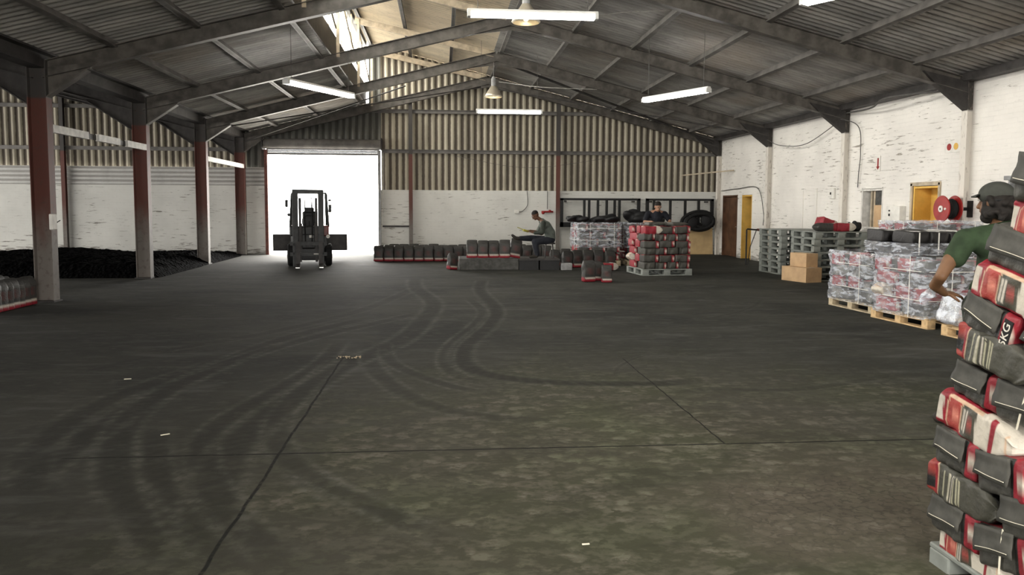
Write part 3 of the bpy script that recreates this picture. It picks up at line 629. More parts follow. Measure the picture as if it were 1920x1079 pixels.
# ------------------------------------------------------------------ lamps
def tube_lamp(a, b, label, wires=1):
    a = Vector(a); b = Vector(b); c = (a+b)/2; L = (b-a).length; yaw = math.atan2(b.y-a.y, b.x-a.x)
    e = empty('fluorescent_lamp', label, 'lamp', tuple(c), (0, 0, yaw), 'fluorescent tube lamps')
    MB().box((0, 0, .07), (L, .10, .05), bev=.01).build('casing', 'lamp_casing', e)
    [MB().box((q*(L/2-.03), 0, .02), (.05, .14, .08)).build('end_cap', 'lamp_casing', e) for q in (-1, 1)]
    for s in (-.042, .042): MB().tube([(-L/2+.05, s, .0), (L/2-.05, s, .0)], .021, 10).build('tube', 'tube_light', e)
    zc = min(zr(c.x), zl(c.x) if c.x < -2.5 else 99)-.04-c.z
    for s in (-1, 1): MB().tube([(s*L*.42, 0, .09), (s*L*.42, 0, zc+(.25*s*L*.42 if c.x < -2.5 else -.25*s*L*.42)*math.cos(yaw))], .005, 5).build('hanging_wire', 'cable', e)
tube_lamp((.38, 11.85, 4.4), (2.32, 11.85, 4.4), 'bright fluorescent lamp hanging at the top centre')
tube_lamp((.95, 22.0, 4.2), (2.78, 21.95, 4.2), 'fluorescent lamp hanging in front of the far end wall')
tube_lamp((-2.89, 15.29, 3.9), (-1.85, 17.19, 3.9), 'fluorescent lamp hanging under the left roof slope')
tube_lamp((4.37, 17.09, 3.9), (5.25, 15.4, 3.9), 'fluorescent lamp hanging under the right roof slope')
tube_lamp((4.62, 10.05, 4.22), (5.6, 8.45, 4.22), 'fluorescent lamp cut by the top edge at upper right')
tube_lamp((-3.6, 7.2, 4.1), (-2.6, 5.4, 4.1), 'unseen fluorescent lamp added overhead left of the camera')  # out of view, added as fill for the near floor
tube_lamp((.6, 2.4, 4.2), (2.5, 2.4, 4.2), 'unseen fluorescent lamp added overhead above the camera')  # second lamp out of view, added to light the foreground
def bell(x, y, z, zt, label):
    e = empty('bell_lamp', label, 'lamp', (x, y, z), group='bell lamps')
    prof = [(.235, 0), (.245, .01), (.21, .09), (.15, .19), (.10, .26), (.075, .30), (.0, .31)]
    m1 = MB(); n = 28; V = []
    for r, h in prof+[(max(r-.012, 0), h-.008) for r, h in prof[::-1]]:
        for k in range(n): V.append((r*math.cos(2*PI*k/n), r*math.sin(2*PI*k/n), h))
    m1.add(V, [(i*n+k, i*n+(k+1) % n, (i+1)*n+(k+1) % n, (i+1)*n+k) for i in range(2*len(prof)-1) for k in range(n)])
    m1.build('bell_shade', 'bell_metal', e, smooth=True)
    MB().lathe([(.06, .28), (.065, .3), (.065, .5), (.04, .56)], (0, 0, 0), 14).build('ballast_housing', 'grey_paint', e)
    MB().sphere((0, 0, .12), (.07, .07, .1), 8).build('bulb', 'bell_bulb', e, smooth=True)
    MB().tube([(0, 0, .5), (0, 0, zt-z)], .012, 6).build('suspension', 'steel_purlin', e)
bell(1.45, 22.3, 4.66, 5.62, 'bell-shaped lamp hanging under the ridge above the seated worker')
bell(1.43, 13.6, 4.72, 5.6, 'bell-shaped lamp behind the fluorescent lamp at the top centre')
# cables
def cable(pts, r, mat, label, n=10):
    P = [Vector(p) for p in pts]; Q = []
    PP = [P[0]*2-P[1]]+P+[P[-1]*2-P[-2]]
    for i in range(1, len(PP)-2):
        for k in range(n):
            t = k/n; Q.append(.5*((2*PP[i])+(-PP[i-1]+PP[i+1])*t+(2*PP[i-1]-5*PP[i]+4*PP[i+1]-PP[i+2])*t*t+(-PP[i-1]+3*PP[i]-3*PP[i+1]+PP[i+2])*t**3))
    Q.append(P[-1]); o = MB().tube([tuple(q) for q in Q], r, 6).build('cable', mat, smooth=True); tag(o, label, 'cable')
cable([(2.34, 11.85, 4.45), (3.0, 12.7, 4.72), (3.9, 13.6, 4.98)], .008, 'cable_pale', 'pale cable from the top centre lamp to the first right rafter')
cable([(1.6, 22.4, 5.1), (2.8, 22.45, 4.98), (4.4, 22.5, 4.95)], .012, 'cable_pale', 'pale cable along the third frame right of the bell lamp')
cable([(9.42, 22.5, 3.6), (9.35, 21.4, 3.35), (9.42, 20.0, 3.28), (9.5, 18.4, 3.7)], .01, 'cable', 'thin cable sagging high on the right wall')
cable([(9.3, 18.2, 3.75), (9.52, 17.6, 3.5), (9.55, 17.5, 2.9), (9.55, 17.55, 2.4), (9.57, 17.6, 2.1)], .01, 'cable', 'thin cable dropping down the right wall to the hatch')
cable([(2.9, YW-.04, 2.16), (2.92, YW-.04, 1.7), (2.75, YW-.04, 1.48), (2.62, YW-.04, 1.45)], .012, 'cable', 'cable feeding the white socket box on the far wall')
cable([(3.6, YW-.04, 2.16), (3.6, YW-.04, 1.55)], .012, 'cable', 'pipe feeding the red taps on the far wall')
cable([(0.5, YW-.06, 3.3), (3, YW-.06, 2.95), (6.0, YW-.06, 3.35)], .006, 'cable', 'thin wire sagging over the corrugated end wall')
cable([(9.45, 14.2, 3.82), (9.0, 15.5, 3.85), (9.25, 16.6, 3.78), (9.45, 18.0, 3.84)], .02, 'cable', 'loose cable bundle along the eaves between the right columns')
cable([(9.55, 26.5, 2.2), (9.55, 25.0, 2.24), (9.55, 23.4, 2.22), (9.55, 22.9, 1.5), (9.55, 22.9, 1.1)], .012, 'cable', 'conduit over the brown door on the right wall')

# ------------------------------------------------------------------ wall fittings
o = MB().box((0, 0, 0), (.16, .06, .12), bev=.01).build('socket_box', 'sign_white', None, (2.55, YW-.035, 1.46)); tag(o, 'small white socket box on the far brick wall', 'electrical box')
e = empty('fire_taps', 'red taps on the far wall beside the red post', 'tap', (3.6, YW-.05, 1.46))
MB().tube([(-.2, 0, 0), (.2, 0, 0)], .03).build('pipe', 'red_gloss', e); MB().sphere((-.15, -.04, -.03), .06, 6).sphere((.08, -.04, .02), .05, 6).build('valve', 'red_gloss', e)
e = empty('distribution_box', 'grey white electrical box on the right wall beside the yellow doorway', 'electrical box', (XR-.07, 15.95, 1.5))
MB().box((0, 0, 0), (.14, .5, .34), bev=.01).build('casing', 'sign_white', e); MB().box((-.075, .12, -.02), (.012, .05, .05)).box((-.075, .12, .07), (.012, .05, .03)).build('switch', 'black', e)
MB().tube([(.03, -.05, -.17), (.03, -.05, -1.3)], .02).build('conduit', 'white_paint', e)
o = MB().box((0, 0, 0), (.06, .2, .26), bev=.01).build('meter_box', 'sign_white', None, (XR-.03, 18.78, 1.98)); tag(o, 'small white box high on the right wall beside a column', 'electrical box')
MB().box((-.035, .03, 0), (.012, .05, .06)).build('lens', 'black', o)
o = MB().box((0, 0, 0), (.07, .13, .26), bev=.01).build('column_switch', 'sign_white', None, (-6.36, 13.66, 1.33)); tag(o, 'white switch box on the nearest left column', 'electrical box')
MB().tube([(0, .0, -.05), (.02, .2, .02)], .008).build('lever', 'black', o)
def sign(y, z, w_, h_, kind, label):
    e = empty('safety_sign', label, 'sign', (XR-.012, y, z))
    MB().box((0, 0, 0), (.012, w_, h_)).build('board', 'sign_white', e)
    if kind == 'arrow':
        MB().box((-.008, 0, .03), (.006, .05, h_*.55)).prism([(-.07, -.06), (.07, -.06), (0, -.13)], -.011, -.005, 'x').build('arrow', 'red_gloss', e)
    else:
        MB().lathe([(.065, -.011), (.065, -.005)], (0, .1, 0), 18, 'x').build('red_disc', 'red_gloss', e)
        MB().lathe([(.065, -.011), (.065, -.005)], (0, -.1, 0), 18, 'x').build('amber_disc', 'yellow_paint', e)
sign(16.8, 2.6, .16, .34, 'arrow', 'small white sign with a red arrow on the right wall above the hatch')
sign(14.25, 2.78, .46, .22, 'discs', 'white sign with two round marks on the right wall by the second column')
# hose reel
e = empty('hose_reel', 'red fire hose reel on the right wall beside the yellow doorway', 'hose reel', (9.1, 13.76, 1.61))
for x in (0, .24): MB().lathe([(.05, x-.012), (.235, x-.012), (.245, x), (.235, x+.012), (.05, x+.012)], (0, 0, 0), 32, 'x').build('flange', 'red_gloss', e)
MB().lathe([(.16, .012), (.19, .06), (.16, .12), (.19, .18), (.16, .228)], (0, 0, 0), 24, 'x').build('hose', 'rubber', e)
MB().lathe([(.06, -.03), (.06, -.012)], (0, 0, 0), 18, 'x').lathe([(.022, -.03), (.022, -.012)], (0, -.13, .0), 10, 'x').build('hub', 'sign_white', e)
MB().lathe([(.02, -.034), (.02, -.028)], (0, 0, 0), 18, 'x').box((.3, 0, .0), (.35, .06, .06)).box((.49, 0, 0), (.02, .3, .3)).build('bracket', 'black', e)
# floating rail pipe at far corner
rod((8.2, YW-.3, 2.72), (9.55, 25.4, 2.85), 'pale pipe fixed across the far right corner', .025, 'timber_pale')
# hand rail
e = empty('pipe_rail', 'black bent pipe rail standing in front of the yellow door reveal', 'rail', (8.63, 21.83, 0))
MB().tube([(0, 0, 0), (0, 0, 1.0), (.02, 0, 1.02), (.25, .05, 1.0), (.92, .15, 1.0)], .022).build('pipe', 'black', e)
MB().tube([(.33, .06, 1.0), (.55, .1, .98)], .035).build('red_grip', 'red_oxide', e); MB().tube([(.3, .05, .98), (.12, .02, .5), (.06, .02, .0)], .012).build('stay', 'black', e)

# ------------------------------------------------------------------ charcoal bags
DK = (.026, .025, .023); DK2 = (.042, .040, .036); RED = (.27, .014, .026); RED2 = (.36, .055, .045); WH = (.58, .53, .45); CR = (.58, .40, .27); BLK = (.012, .012, .012)
def bag_color(style, u, a, face):
    """u along the bag from base to mouth, a across the face -1..1, face f/b/s"""
    n = math.sin(u*91.7+a*37.3)*43758.5; n -= math.floor(n)
    if style in 'AC' and (u > .984 or u < .012): return RED if (style == 'C') == (u > .5) else (DK2 if style == 'C' else RED2 if u < .5 else WH)
    if style == 'standing':
        if u < .13: return RED
        edge = .19+.035*math.sin(a*9)+.02*math.sin(a*23)
        if u < edge: return WH if face != 's' else RED
        if face != 's' and (u-.47)**2/.02+(a/.55)**2 < 1 and n > .35: return (.085, .035, .032)
        return DK2 if n > .2 else DK
    if style == 'A':
        if face == 's' or abs(a) > .93: return RED if u < .62 else WH
        bow = .03*(1-a*a)
        if u < .13-bow: return WH if abs(a-.05) < .62 else RED
        if u < .17-bow: return RED
        if u < .185-bow: return CR
        if abs(a) > .78 and u < .60: return CR if a > 0 else RED
        if u < .33-bow: return RED2 if not ((u-.25)**2/.0012+(a/.3)**2 < 1) else (.62, .22, .16)
        if u < .345-bow: return CR
        if u < .56-bow:
            if u < .42: return WH if (int(u*90) % 2 == 0 and abs(a) < .6) else (.06, .06, .046)
            return (.30, .06, .05) if abs(a) < .45 and u < .5 else (.06, .056, .04)
        if .72 < u < .78: return RED
        if .90 < u < .925: return CR
        return WH
    if style == 'B':
        if u < .13: return RED2 if a > .25 or a < -.6 else BLK
        if u < .155: return RED
        if face == 's': return RED if u < .3 else DK
        if u < .17: return CR
        if .24 < u < .55 and abs(a) < .72:
            if .33 < u < .345 or .40 < u < .415: return WH
            if int(u*120) % 3 == 0 and n > .12: return (.45, .43, .30)
        return (.062, .060, .047)
    if style == 'C':
        if u > .76:
            return (WH if abs(a) < .52 and u > .83 else RED)
        if a > .93 and face != 'b': return (.25, .03, .035)
        if abs(a+.28) < .03: return (.45, .44, .37)
        return (.062, .060, .052) if u < .70 else (.016, .016, .014)  # near-black band paints the shade inside the gusset fold
    if style == 'E': return (.014, .013, .013)
    if style == 'D':          # plain charcoal mouth end, no red panel
        if abs(a+.2) < .03: return (.45, .44, .37)
        return (.068, .066, .056)
    return DK
def bag_mesh(name, L, W, T, style, nu=20, nv=24, seed=0, taper=.25, sag=.0, swap=False, lump=1.):
    r = random.Random(seed); V = []; C = []; ph = [r.uniform(0, 6) for _ in range(6)]
    def sec(u):
        if taper <= 0: k = 1
        else: k = 1 if u < 1-taper else max(.12, math.cos((u-(1-taper))/taper*PI/2*.93))
        return k
    us = [0, 0.002, .015]+[.03+.94*i/(nu-1) for i in range(nu)]+[.985, .998, 1]
    for q, u in enumerate(us):
        e = 1.0
        if u < .03: e = {0: .05, 0.002: .72, .015: .92}[u]
        if u > .97: e = {.985: .92, .998: .72, 1: .05}[u]
        k = sec(u)
        for j in range(nv):
            t = 2*PI*j/nv; c, s = math.cos(t), math.sin(t); p = 2/7.5
            y = math.copysign(abs(c)**p, c); z = math.copysign(abs(s)**p, s)
            wv = 1+lump*(.035*math.sin(u*9+ph[0]+t*2)+.025*math.sin(u*17+t*3+ph[1])+.02*math.sin(u*31+t*5+ph[2]))
            yy = y*W/2*e*wv*(1-(1-k)*.06); zz = z*T/2*e*wv*k
            if sag: zz -= sag*math.sin(u*PI)*T
            V.append((u*L, yy, zz))
            if swap: a = z; face = 'f' if abs(y) > .85 and abs(z) < .97 else 's'
            else: a = y; face = 'f' if abs(z) > .85 else 's'
            if style in ('C', 'D', 'A', 'B') and swap and y > 0: face = 'b' if style in 'CD' else face
            cc = bag_color(style, u, a, face); C.append((*cc, 1))
    nn = len(us); F = [(i*nv+j, i*nv+(j+1) % nv, (i+1)*nv+(j+1) % nv, (i+1)*nv+j) for i in range(nn-1) for j in range(nv)]
    F += [tuple(range(nv))[::-1], tuple((nn-1)*nv+j for j in range(nv))]
    me = bpy.data.meshes.new(name); me.from_pydata(V, [], F); me.update()
    ca = me.color_attributes.new('Col', 'FLOAT_COLOR', 'POINT'); ca.data.foreach_set('color', np.array(C).ravel())
    me.polygons.foreach_set('use_smooth', [True]*len(me.polygons)); me.materials.append(M['bag_print']); return me
# shared small meshes
SM = [bag_mesh('charcoal_bag', .46, .275, .17, 'standing', 14, 16, s, .3) for s in range(4)]
LYA = [bag_mesh('charcoal_bag', .46, .30, .19, 'A', 16, 18, s+10, .25) for s in range(2)]
LYS = [bag_mesh('charcoal_bag', .46, .30, .19, 'standing', 14, 16, s+20, .25) for s in range(3)]
LYC = [bag_mesh('charcoal_bag', .385, .30, .175, 'C', 14, 18, s+30, 0, swap=True) for s in range(2)]
LYE = [bag_mesh('charcoal_bag', .283, .46, .175, 'C', 16, 18, s+40, 0, swap=True) for s in range(3)]+[bag_mesh('charcoal_bag', .283, .46, .175, 'D', 12, 18, 44, 0, swap=True)]
LYD = [bag_mesh('charcoal_bag', .283, .46, .175, 'E', 12, 18, 45, 0, swap=True)]
LYF = bag_mesh('charcoal_bag', .46, .30, .085, 'D', 14, 18, 61, .3)
rr = random.Random(3)
BG = 'charcoal bags'
def standing_bag(x, y, z, face_deg, label, group, lean=0, sc=1):
    # base at z, printed face turned towards face_deg (0 = towards the camera, -Y)
    me = rr.choice(SM); o = link(me, 'charcoal_bag'); R = Matrix.Rotation(math.radians(face_deg)+rr.uniform(-.08, .08), 4, 'Z') @ Matrix.Rotation(lean, 4, 'Y') @ Matrix(((0, 1, 0, 0), (0, 0, -1, 0), (1, 0, 0, 0), (0, 0, 0, 1)))
    # local x (length) -> up, local y (width) -> x, local z -> -y
    o.matrix_world = Matrix.Translation((x, y, z+.004)) @ R @ Matrix.Scale(sc*rr.uniform(.96, 1.04), 4); tag(o, label, 'bag', group); return o
def lying_bag(me, x, y, z, deg, label, group, tilt=0, roll=0):
    o = link(me, 'charcoal_bag'); o.matrix_world = Matrix.Translation((x, y, z)) @ Matrix.Rotation(math.radians(deg), 4, 'Z') @ Matrix.Rotation(tilt, 4, 'Y') @ Matrix.Rotation(roll, 4, 'X'); tag(o, label, 'bag', group); return o
# rows standing along the far wall
for i in range(18):
    x = -1.84+.292*i; near = i < 9
    if i in (10,): continue
    lb = 'red-based charcoal bag in the row standing between roller door and low plinth' if near else 'charcoal bag in the floor row behind the low plinth and seated worker'
    standing_bag(x, 23.5+rr.uniform(-.02, .03), 0, 0, lb, 'front row of bags near the far wall' if near else 'row of bags behind the plinth')
for i in range(17):
    standing_bag(-1.7+.292*i, 23.78+rr.uniform(-.02, .03), 0, 0, 'charcoal bag in the second row, just behind the front row by the far wall', 'second row of bags near the far wall', sc=1.06)
for i, (x, y, ln) in enumerate([(.78, 20.32, 0), (1.06, 20.3, 0), (1.33, 20.32, 0), (1.62, 20.3, 0)]):
    standing_bag(x, y, .30, 0, 'charcoal bag with red base standing on the concrete plinth, %s from the left' % nth[i], 'bags on the plinth', ln)
standing_bag(1.86, 20.45, .30, 10, 'charcoal bag leaning right on the plinth under the outstretched foot', 'bags on the plinth', .18, 1.1)
standing_bag(.26, 20.35, 0, 40, 'red and white edged bag propped on the floor against the left end of the plinth', 'bag against the plinth', .1, .95)
for i, x in enumerate([3.35, 3.62, 3.9, 4.2, 4.5]):
    standing_bag(x, 20.95+.05*(i % 2), 0, 12, 'charcoal bag in the ragged row in front of the rear wrapped pallets', 'ragged row before the rear wrapped pallets')
for i, x in enumerate([3.1, 3.4]): standing_bag(x, 21.6, 0, 0, 'charcoal bag standing between the dark bench and the rear wrapped pallets', 'bags beside the dark bench')
standing_bag(3.17, 16.9, 0, 14, 'left of two charcoal bags standing alone on the open floor', 'pair of bags on the open floor', 0, 1.02)
standing_bag(3.53, 16.72, 0, -6, 'right of two charcoal bags standing alone on the open floor', 'pair of bags on the open floor', 0, .82)
standing_bag(3.4, 17.15, 0, 20, 'charcoal bag half hidden behind the pair on the open floor', 'pair of bags on the open floor', .1, .9)
lying_bag(LYA[0], 4.05, 19.9, .1, 20, 'red and white bag lying on the floor left of the open stack', 'bag on floor')
for i in range(7):
    standing_bag(-6.62, 13.26-.17*i, 0, 82, 'charcoal bag with pink-red base in the row by the nearest left column', 'bags by the nearest left column')
for i in range(6):
    standing_bag(-6.95, 13.2-.17*i, 0, 84, 'charcoal bag in the rear rank behind the row by the nearest left column', 'rear rank by the nearest left column', sc=1.05)

# pallets
def plastic_pallet(W=1.2, D=1.0, H=.155):
    e = bpy.data.objects.new('plastic_pallet', None); COL.objects.link(e)
    m1 = MB(); m1.box((0, 0, H-.012), (W, D, .024), bev=.006)
    m1.build('deck', 'pallet_plastic', e)
    bm_ = MB().box((0, 0, H/2-.006), (.16, .14, H-.03), bev=.008).mesh('block', 'pallet_plastic')
    for x in (-.5, 0, .5):
        for y in (-.5, 0, .5): link(bm_, 'block', e, (x*(W-.16), y*(D-.14), 0))
    r1 = MB().box((0, 0, .011), (W, .10, .022)).mesh('runner', 'pallet_plastic'); r2 = MB().box((0, 0, .011), (.10, D, .022)).mesh('runner', 'pallet_plastic')
    for y in (-.5, 0, .5): link(r1, 'runner', e, (0, y*(D-.10), 0))
    for x in (-.5, 0, .5): link(r2, 'runner', e, (x*(W-.10), 0, .0005))
    return e
def wood_pallet(W=1.2, D=1.0, H=.14, mat='pallet_wood'):
    e = bpy.data.objects.new('wooden_pallet', None); COL.objects.link(e)
    m1 = MB()
    for i in range(7): m1.box((0, -D/2+.05+i*(D-.1)/6, H-.01), (W, .095, .02))
    m1.build('deck_boards', mat, e)
    bm_ = MB().box((0, 0, .062), (.12, .12, .088)).mesh('block', mat); r1 = MB().box((0, 0, .009), (.12, D, .018)).mesh('runner', mat); r2 = MB().box((0, 0, .113), (.12, D, .016)).mesh('stringer_board', mat)
    for x in (-.5, 0, .5):
        for y in (-.5, 0, .5): link(bm_, 'block', e, (x*(W-.12), y*(D-.12), 0))
        link(r1, 'runner', e, (x*(W-.12), 0, 0)); link(r2, 'stringer_board', e, (x*(W-.12), 0, 0))
    return e
pp0 = plastic_pallet(1.24, 1.2); pp_used = False
def put_pallet(x, y, z, deg, label, group=None):
    global pp_used
    o = pp0 if not pp_used else copy_tree(pp0); pp_used = True
    o.location = (x, y, z); o.rotation_euler = (0, 0, math.radians(deg)); tag(o, label, 'pallet', group); return o
put_pallet(5.3, 18.98, 0, 5, 'grey plastic pallet under the open stack of bags')
for i in range(7):
    put_pallet(8.76+rr.uniform(-.01, .01), 19.1, .157*i, 2+rr.uniform(-1, 1), 'grey plastic pallet in the rear pallet stack, %s from the floor' % nth[i], 'rear stack of grey pallets')
for i in range(7):
    put_pallet(8.83+rr.uniform(-.01, .01), 17.42, .157*i, 0+rr.uniform(-1, 1), 'grey plastic pallet in the stack carrying loose bags, %s from the floor' % nth[i], 'front stack of grey pallets')
put_pallet(2.83, 2.72, -.062, 0, 'grey plastic pallet under the tall leaning stack at right')
wps = {'pallet_wood': wood_pallet(1.2, 1.25), 'pallet_wood_grey': wood_pallet(1.2, 1.25, .14, 'pallet_wood_grey')}; wu = set()
def put_wood(x, y, deg, label, mat='pallet_wood'):
    o = wps[mat] if mat not in wu else copy_tree(wps[mat]); wu.add(mat)
    o.location = (x, y, 0); o.rotation_euler = (0, 0, math.radians(deg)); tag(o, label, 'pallet'); return o
# interlocked layers of bags on a pallet
def layers(cx, cy, deg, z0, n, lh, what, group, top=None, W=1.16, D=1.12, dark=False):
    R = Matrix.Rotation(math.radians(deg), 4, 'Z')
    for k in range(n):
        lb = '%s, %s layer from the bottom' % (what, nth[k])
        spots = []
        if k % 2 == 0 or dark:      # four across the front and the back, base ends outward
            for i in range(4):
                spots.append((-W/2+.0+i*.292, -D/2+.24, 0, 0)); spots.append((W/2-i*.292, D/2-.24, 180, 0))
        else:               # seen sideways along the front
            for i in range(3):
                spots.append((-W/2+.0+i*.395, -D/2+.15, 0, 1)); spots.append((W/2-i*.395, D/2-.15, 180, 1))
            spots.append((-W/2+.02, .0, 0, 2)); spots.append((W/2-.02, .0, 180, 2))
        for (x, y, d, s) in spots:
            p = R @ Vector((x+rr.uniform(-.015, .015), y+rr.uniform(-.015, .015), 0))
            me = (rr.choice(LYD) if dark else rr.choice(LYE)) if s == 0 else (rr.choice(LYA+LYS[:2]) if s == 2 else rr.choice(LYC+LYC+LYA[:1]))
            lying_bag(me, cx+p.x, cy+p.y, z0+lh*(k+.5)+rr.uniform(-.008, .008), deg+d+rr.uniform(-4, 4), lb, group+' layer %s' % nth[k], rr.uniform(-.04, .04), rr.uniform(-.06, .06))
layers(5.3, 18.98, 5, .155, 6, .168, 'black and red bag in the open stack', 'open stack')
for i, (x, y, d) in enumerate([(4.95, 18.9, 10), (5.5, 18.82, 15), (5.2, 19.25, -20)]):
    lying_bag(LYF, x, y, .155+.168*6+.055, d, 'loose dark bag on top of the open stack, %s' % ['left', 'right', 'rear'][i], 'loose top bags')
# bags on the pallet stack
ZT = .157*7
lying_bag(LYS[0], 8.3+.46, 17.05, ZT+.095, 180, 'dark bag lying at the left end on the grey pallet stack', 'loose bags on the pallets')
lying_bag(LYA[1], 8.75, 17.05, ZT+.095, 0, 'red and white bag lying at the right end on the grey pallet stack', 'loose bags on the pallets')
lying_bag(LYA[0], 8.45, 17.15, ZT+.24, 10, 'red bag tipped across the other two on the grey pallet stack', 'loose bags on the pallets', .3)


# shrink-wrapped pallets
def wrap(cx, cy, deg, z0, z1, W, D, label, seed, bands=True, group='film wraps'):
    e = empty('stretch_wrap', label, 'film', (cx, cy, z0), (0, 0, math.radians(deg)), group)
    r = random.Random(seed); nz = 22; nt = 72; V = []; ph = [r.uniform(0, 6) for _ in range(5)]
    for i in range(nz+1):
        h = i/nz
        for j in range(nt):
            t = 2*PI*j/nt; c, s = math.cos(t), math.sin(t); p = 2/9
            w_ = 1+.016*math.sin(5*t+ph[0]+h*7)+.014*math.sin(11*t+ph[1]+h*13)+.012*math.sin(h*2*PI*5+ph[2])+.006*math.sin(23*t+h*40)
            V.append((math.copysign(abs(c)**p, c)*(W/2+.03)*w_, math.copysign(abs(s)**p, s)*(D/2+.03)*w_, h*(z1-z0)))
    F = [(i*nt+j, i*nt+(j+1) % nt, (i+1)*nt+(j+1) % nt, (i+1)*nt+j) for i in range(nz) for j in range(nt)]
    m1 = MB(); m1.add(V, F); m1.build('film', 'stretch_film', e, smooth=True)
    if bands:
        b = MB()
        for x in (-.22, .33): b.box((x*W, -(D/2+.045), (z1-z0)*.5), (.009, .005, (z1-z0)*.98))
        for y in (-.25,): b.box((-(W/2+.045), y*D, (z1-z0)*.5), (.005, .009, (z1-z0)*.98))
        for h in (.3, .76): b.box((0, -(D/2+.045), h*(z1-z0)), (W, .005, .009)).box((-(W/2+.045), -.1*D, h*(z1-z0)), (.005, D*.7, .009))
        b.build('strapping', 'sign_white', e)
    return e
put_wood(7.1, 12.1, 3, 'weathered wooden pallet under the farther wrapped load on the right', 'pallet_wood_grey')
layers(7.1, 12.1, 3, .14, 4, .185, 'bag in the farther right wrapped load', 'farther wrapped load')
wrap(7.1, 12.1, 3, .12, .93, 1.22, 1.3, 'clouded film around the farther wrapped load on the right, nearest the cardboard boxes', 1)
put_wood(7.0, 10.6, 4, 'bright wooden pallet under the nearer wrapped load on the right')
layers(7.0, 10.6, 4, .14, 4, .195, 'bag in the nearer right wrapped load', 'nearer wrapped load')
wrap(7.0, 10.6, 4, .12, .97, 1.22, 1.18, 'shiny film with white straps around the nearer load on the right', 2)
layers(7.22, 11.3, 3, .95, 2, .165, 'dark bag in the strapped top tier', 'strapped top tier', dark=True)
wrap(7.22, 11.3, 3, .94, 1.12, 1.22, 1.16, 'film over the lower row of the strapped dark tier', 9, False)
e = empty('strap_set', 'white straps over the dark top tier of bags', 'strap', (7.22, 11.3, .95), (0, 0, .05))
m1 = MB()
for x in (-.5, -.2, .15, .48): m1.box((x, -.60, .16), (.016, .008, .32)).box((x, 0, .335), (.016, 1.2, .006))
m1.build('strapping', 'sign_white', e)
put_wood(8.4, 13.02, 0, 'wooden pallet under the wrapped load below the hose reel', 'pallet_wood_grey')
layers(8.4, 13.02, 0, .14, 6, .205, 'bag in the tall wrapped load', 'tall wrapped load')
wrap(8.4, 13.02, 0, .12, 1.41, 1.2, 1.16, 'milky film around the tall load below the hose reel', 3)
put_wood(7.0, 8.93, 4, 'wooden pallet at the feet of the worker in green')
o = bag_mesh('film_bundle', .42, .32, .26, 'D', 14, 18, 77, .3); o.materials.clear(); o.materials.append(M['film_sheet'])
o = link(o, 'film_bundle', None, (6.38, 9.35, .16), (0, -1.25, .2)); tag(o, 'bluish bundle of clear film on the pallet beside the worker in green', 'film')
# rear wrapped pallets
for k, (cx, nm) in enumerate([(4.35, 'left'), (5.75, 'right')]):
    put_wood(cx, 22.2, 0, 'wooden pallet under the %s rear wrapped load by the far wall' % nm, 'pallet_wood_grey')
    layers(cx, 22.2, 0, .14, 5, .205, 'bag in the %s rear wrapped load' % nm, nm+' rear wrapped load')
    wrap(cx, 22.2, 0, .5, 1.2, 1.22, 1.2, 'clouded film around the upper half of the %s rear load by the far wall' % nm, 5+k)
def heap(cx, cy, z, w_, d_, h_, label, seed, mat='black_plastic', n=9):
    r = random.Random(seed); m1 = MB()
    for i in range(n):
        x = r.uniform(-.5, .5)*w_; m1.sphere((x, r.uniform(-.4, .4)*d_, h_*.3+r.uniform(0, .35)*h_*(1-abs(x)/w_)), (w_*r.uniform(.13, .24), d_*r.uniform(.25, .45), h_*r.uniform(.22, .4)), 7, rot=(r.uniform(-.5, .5), r.uniform(-.4, .4), r.uniform(0, 3)))
    o = m1.build('sack_heap', mat, None, (cx, cy, z)); md = o.modifiers.new('r', 'REMESH'); md.mode = 'VOXEL'; md.voxel_size = .03; md.use_smooth_shade = True
    tag(o, label, 'sacks'); return o
o = heap(9.22, 17.1, ZT-.04, .24, .22, .34, 'crumpled black sack at the right edge of the grey pallet stack', 8, n=6); o.name = 'crumpled_sack'
heap(4.3, 22.2, 1.17, 1.15, .8, .26, 'heap of empty black sacks on the left rear wrapped load', 1)
heap(5.7, 22.2, 1.17, 1.0, .8, .42, 'taller heap of black sheeting on the right rear wrapped load', 2)

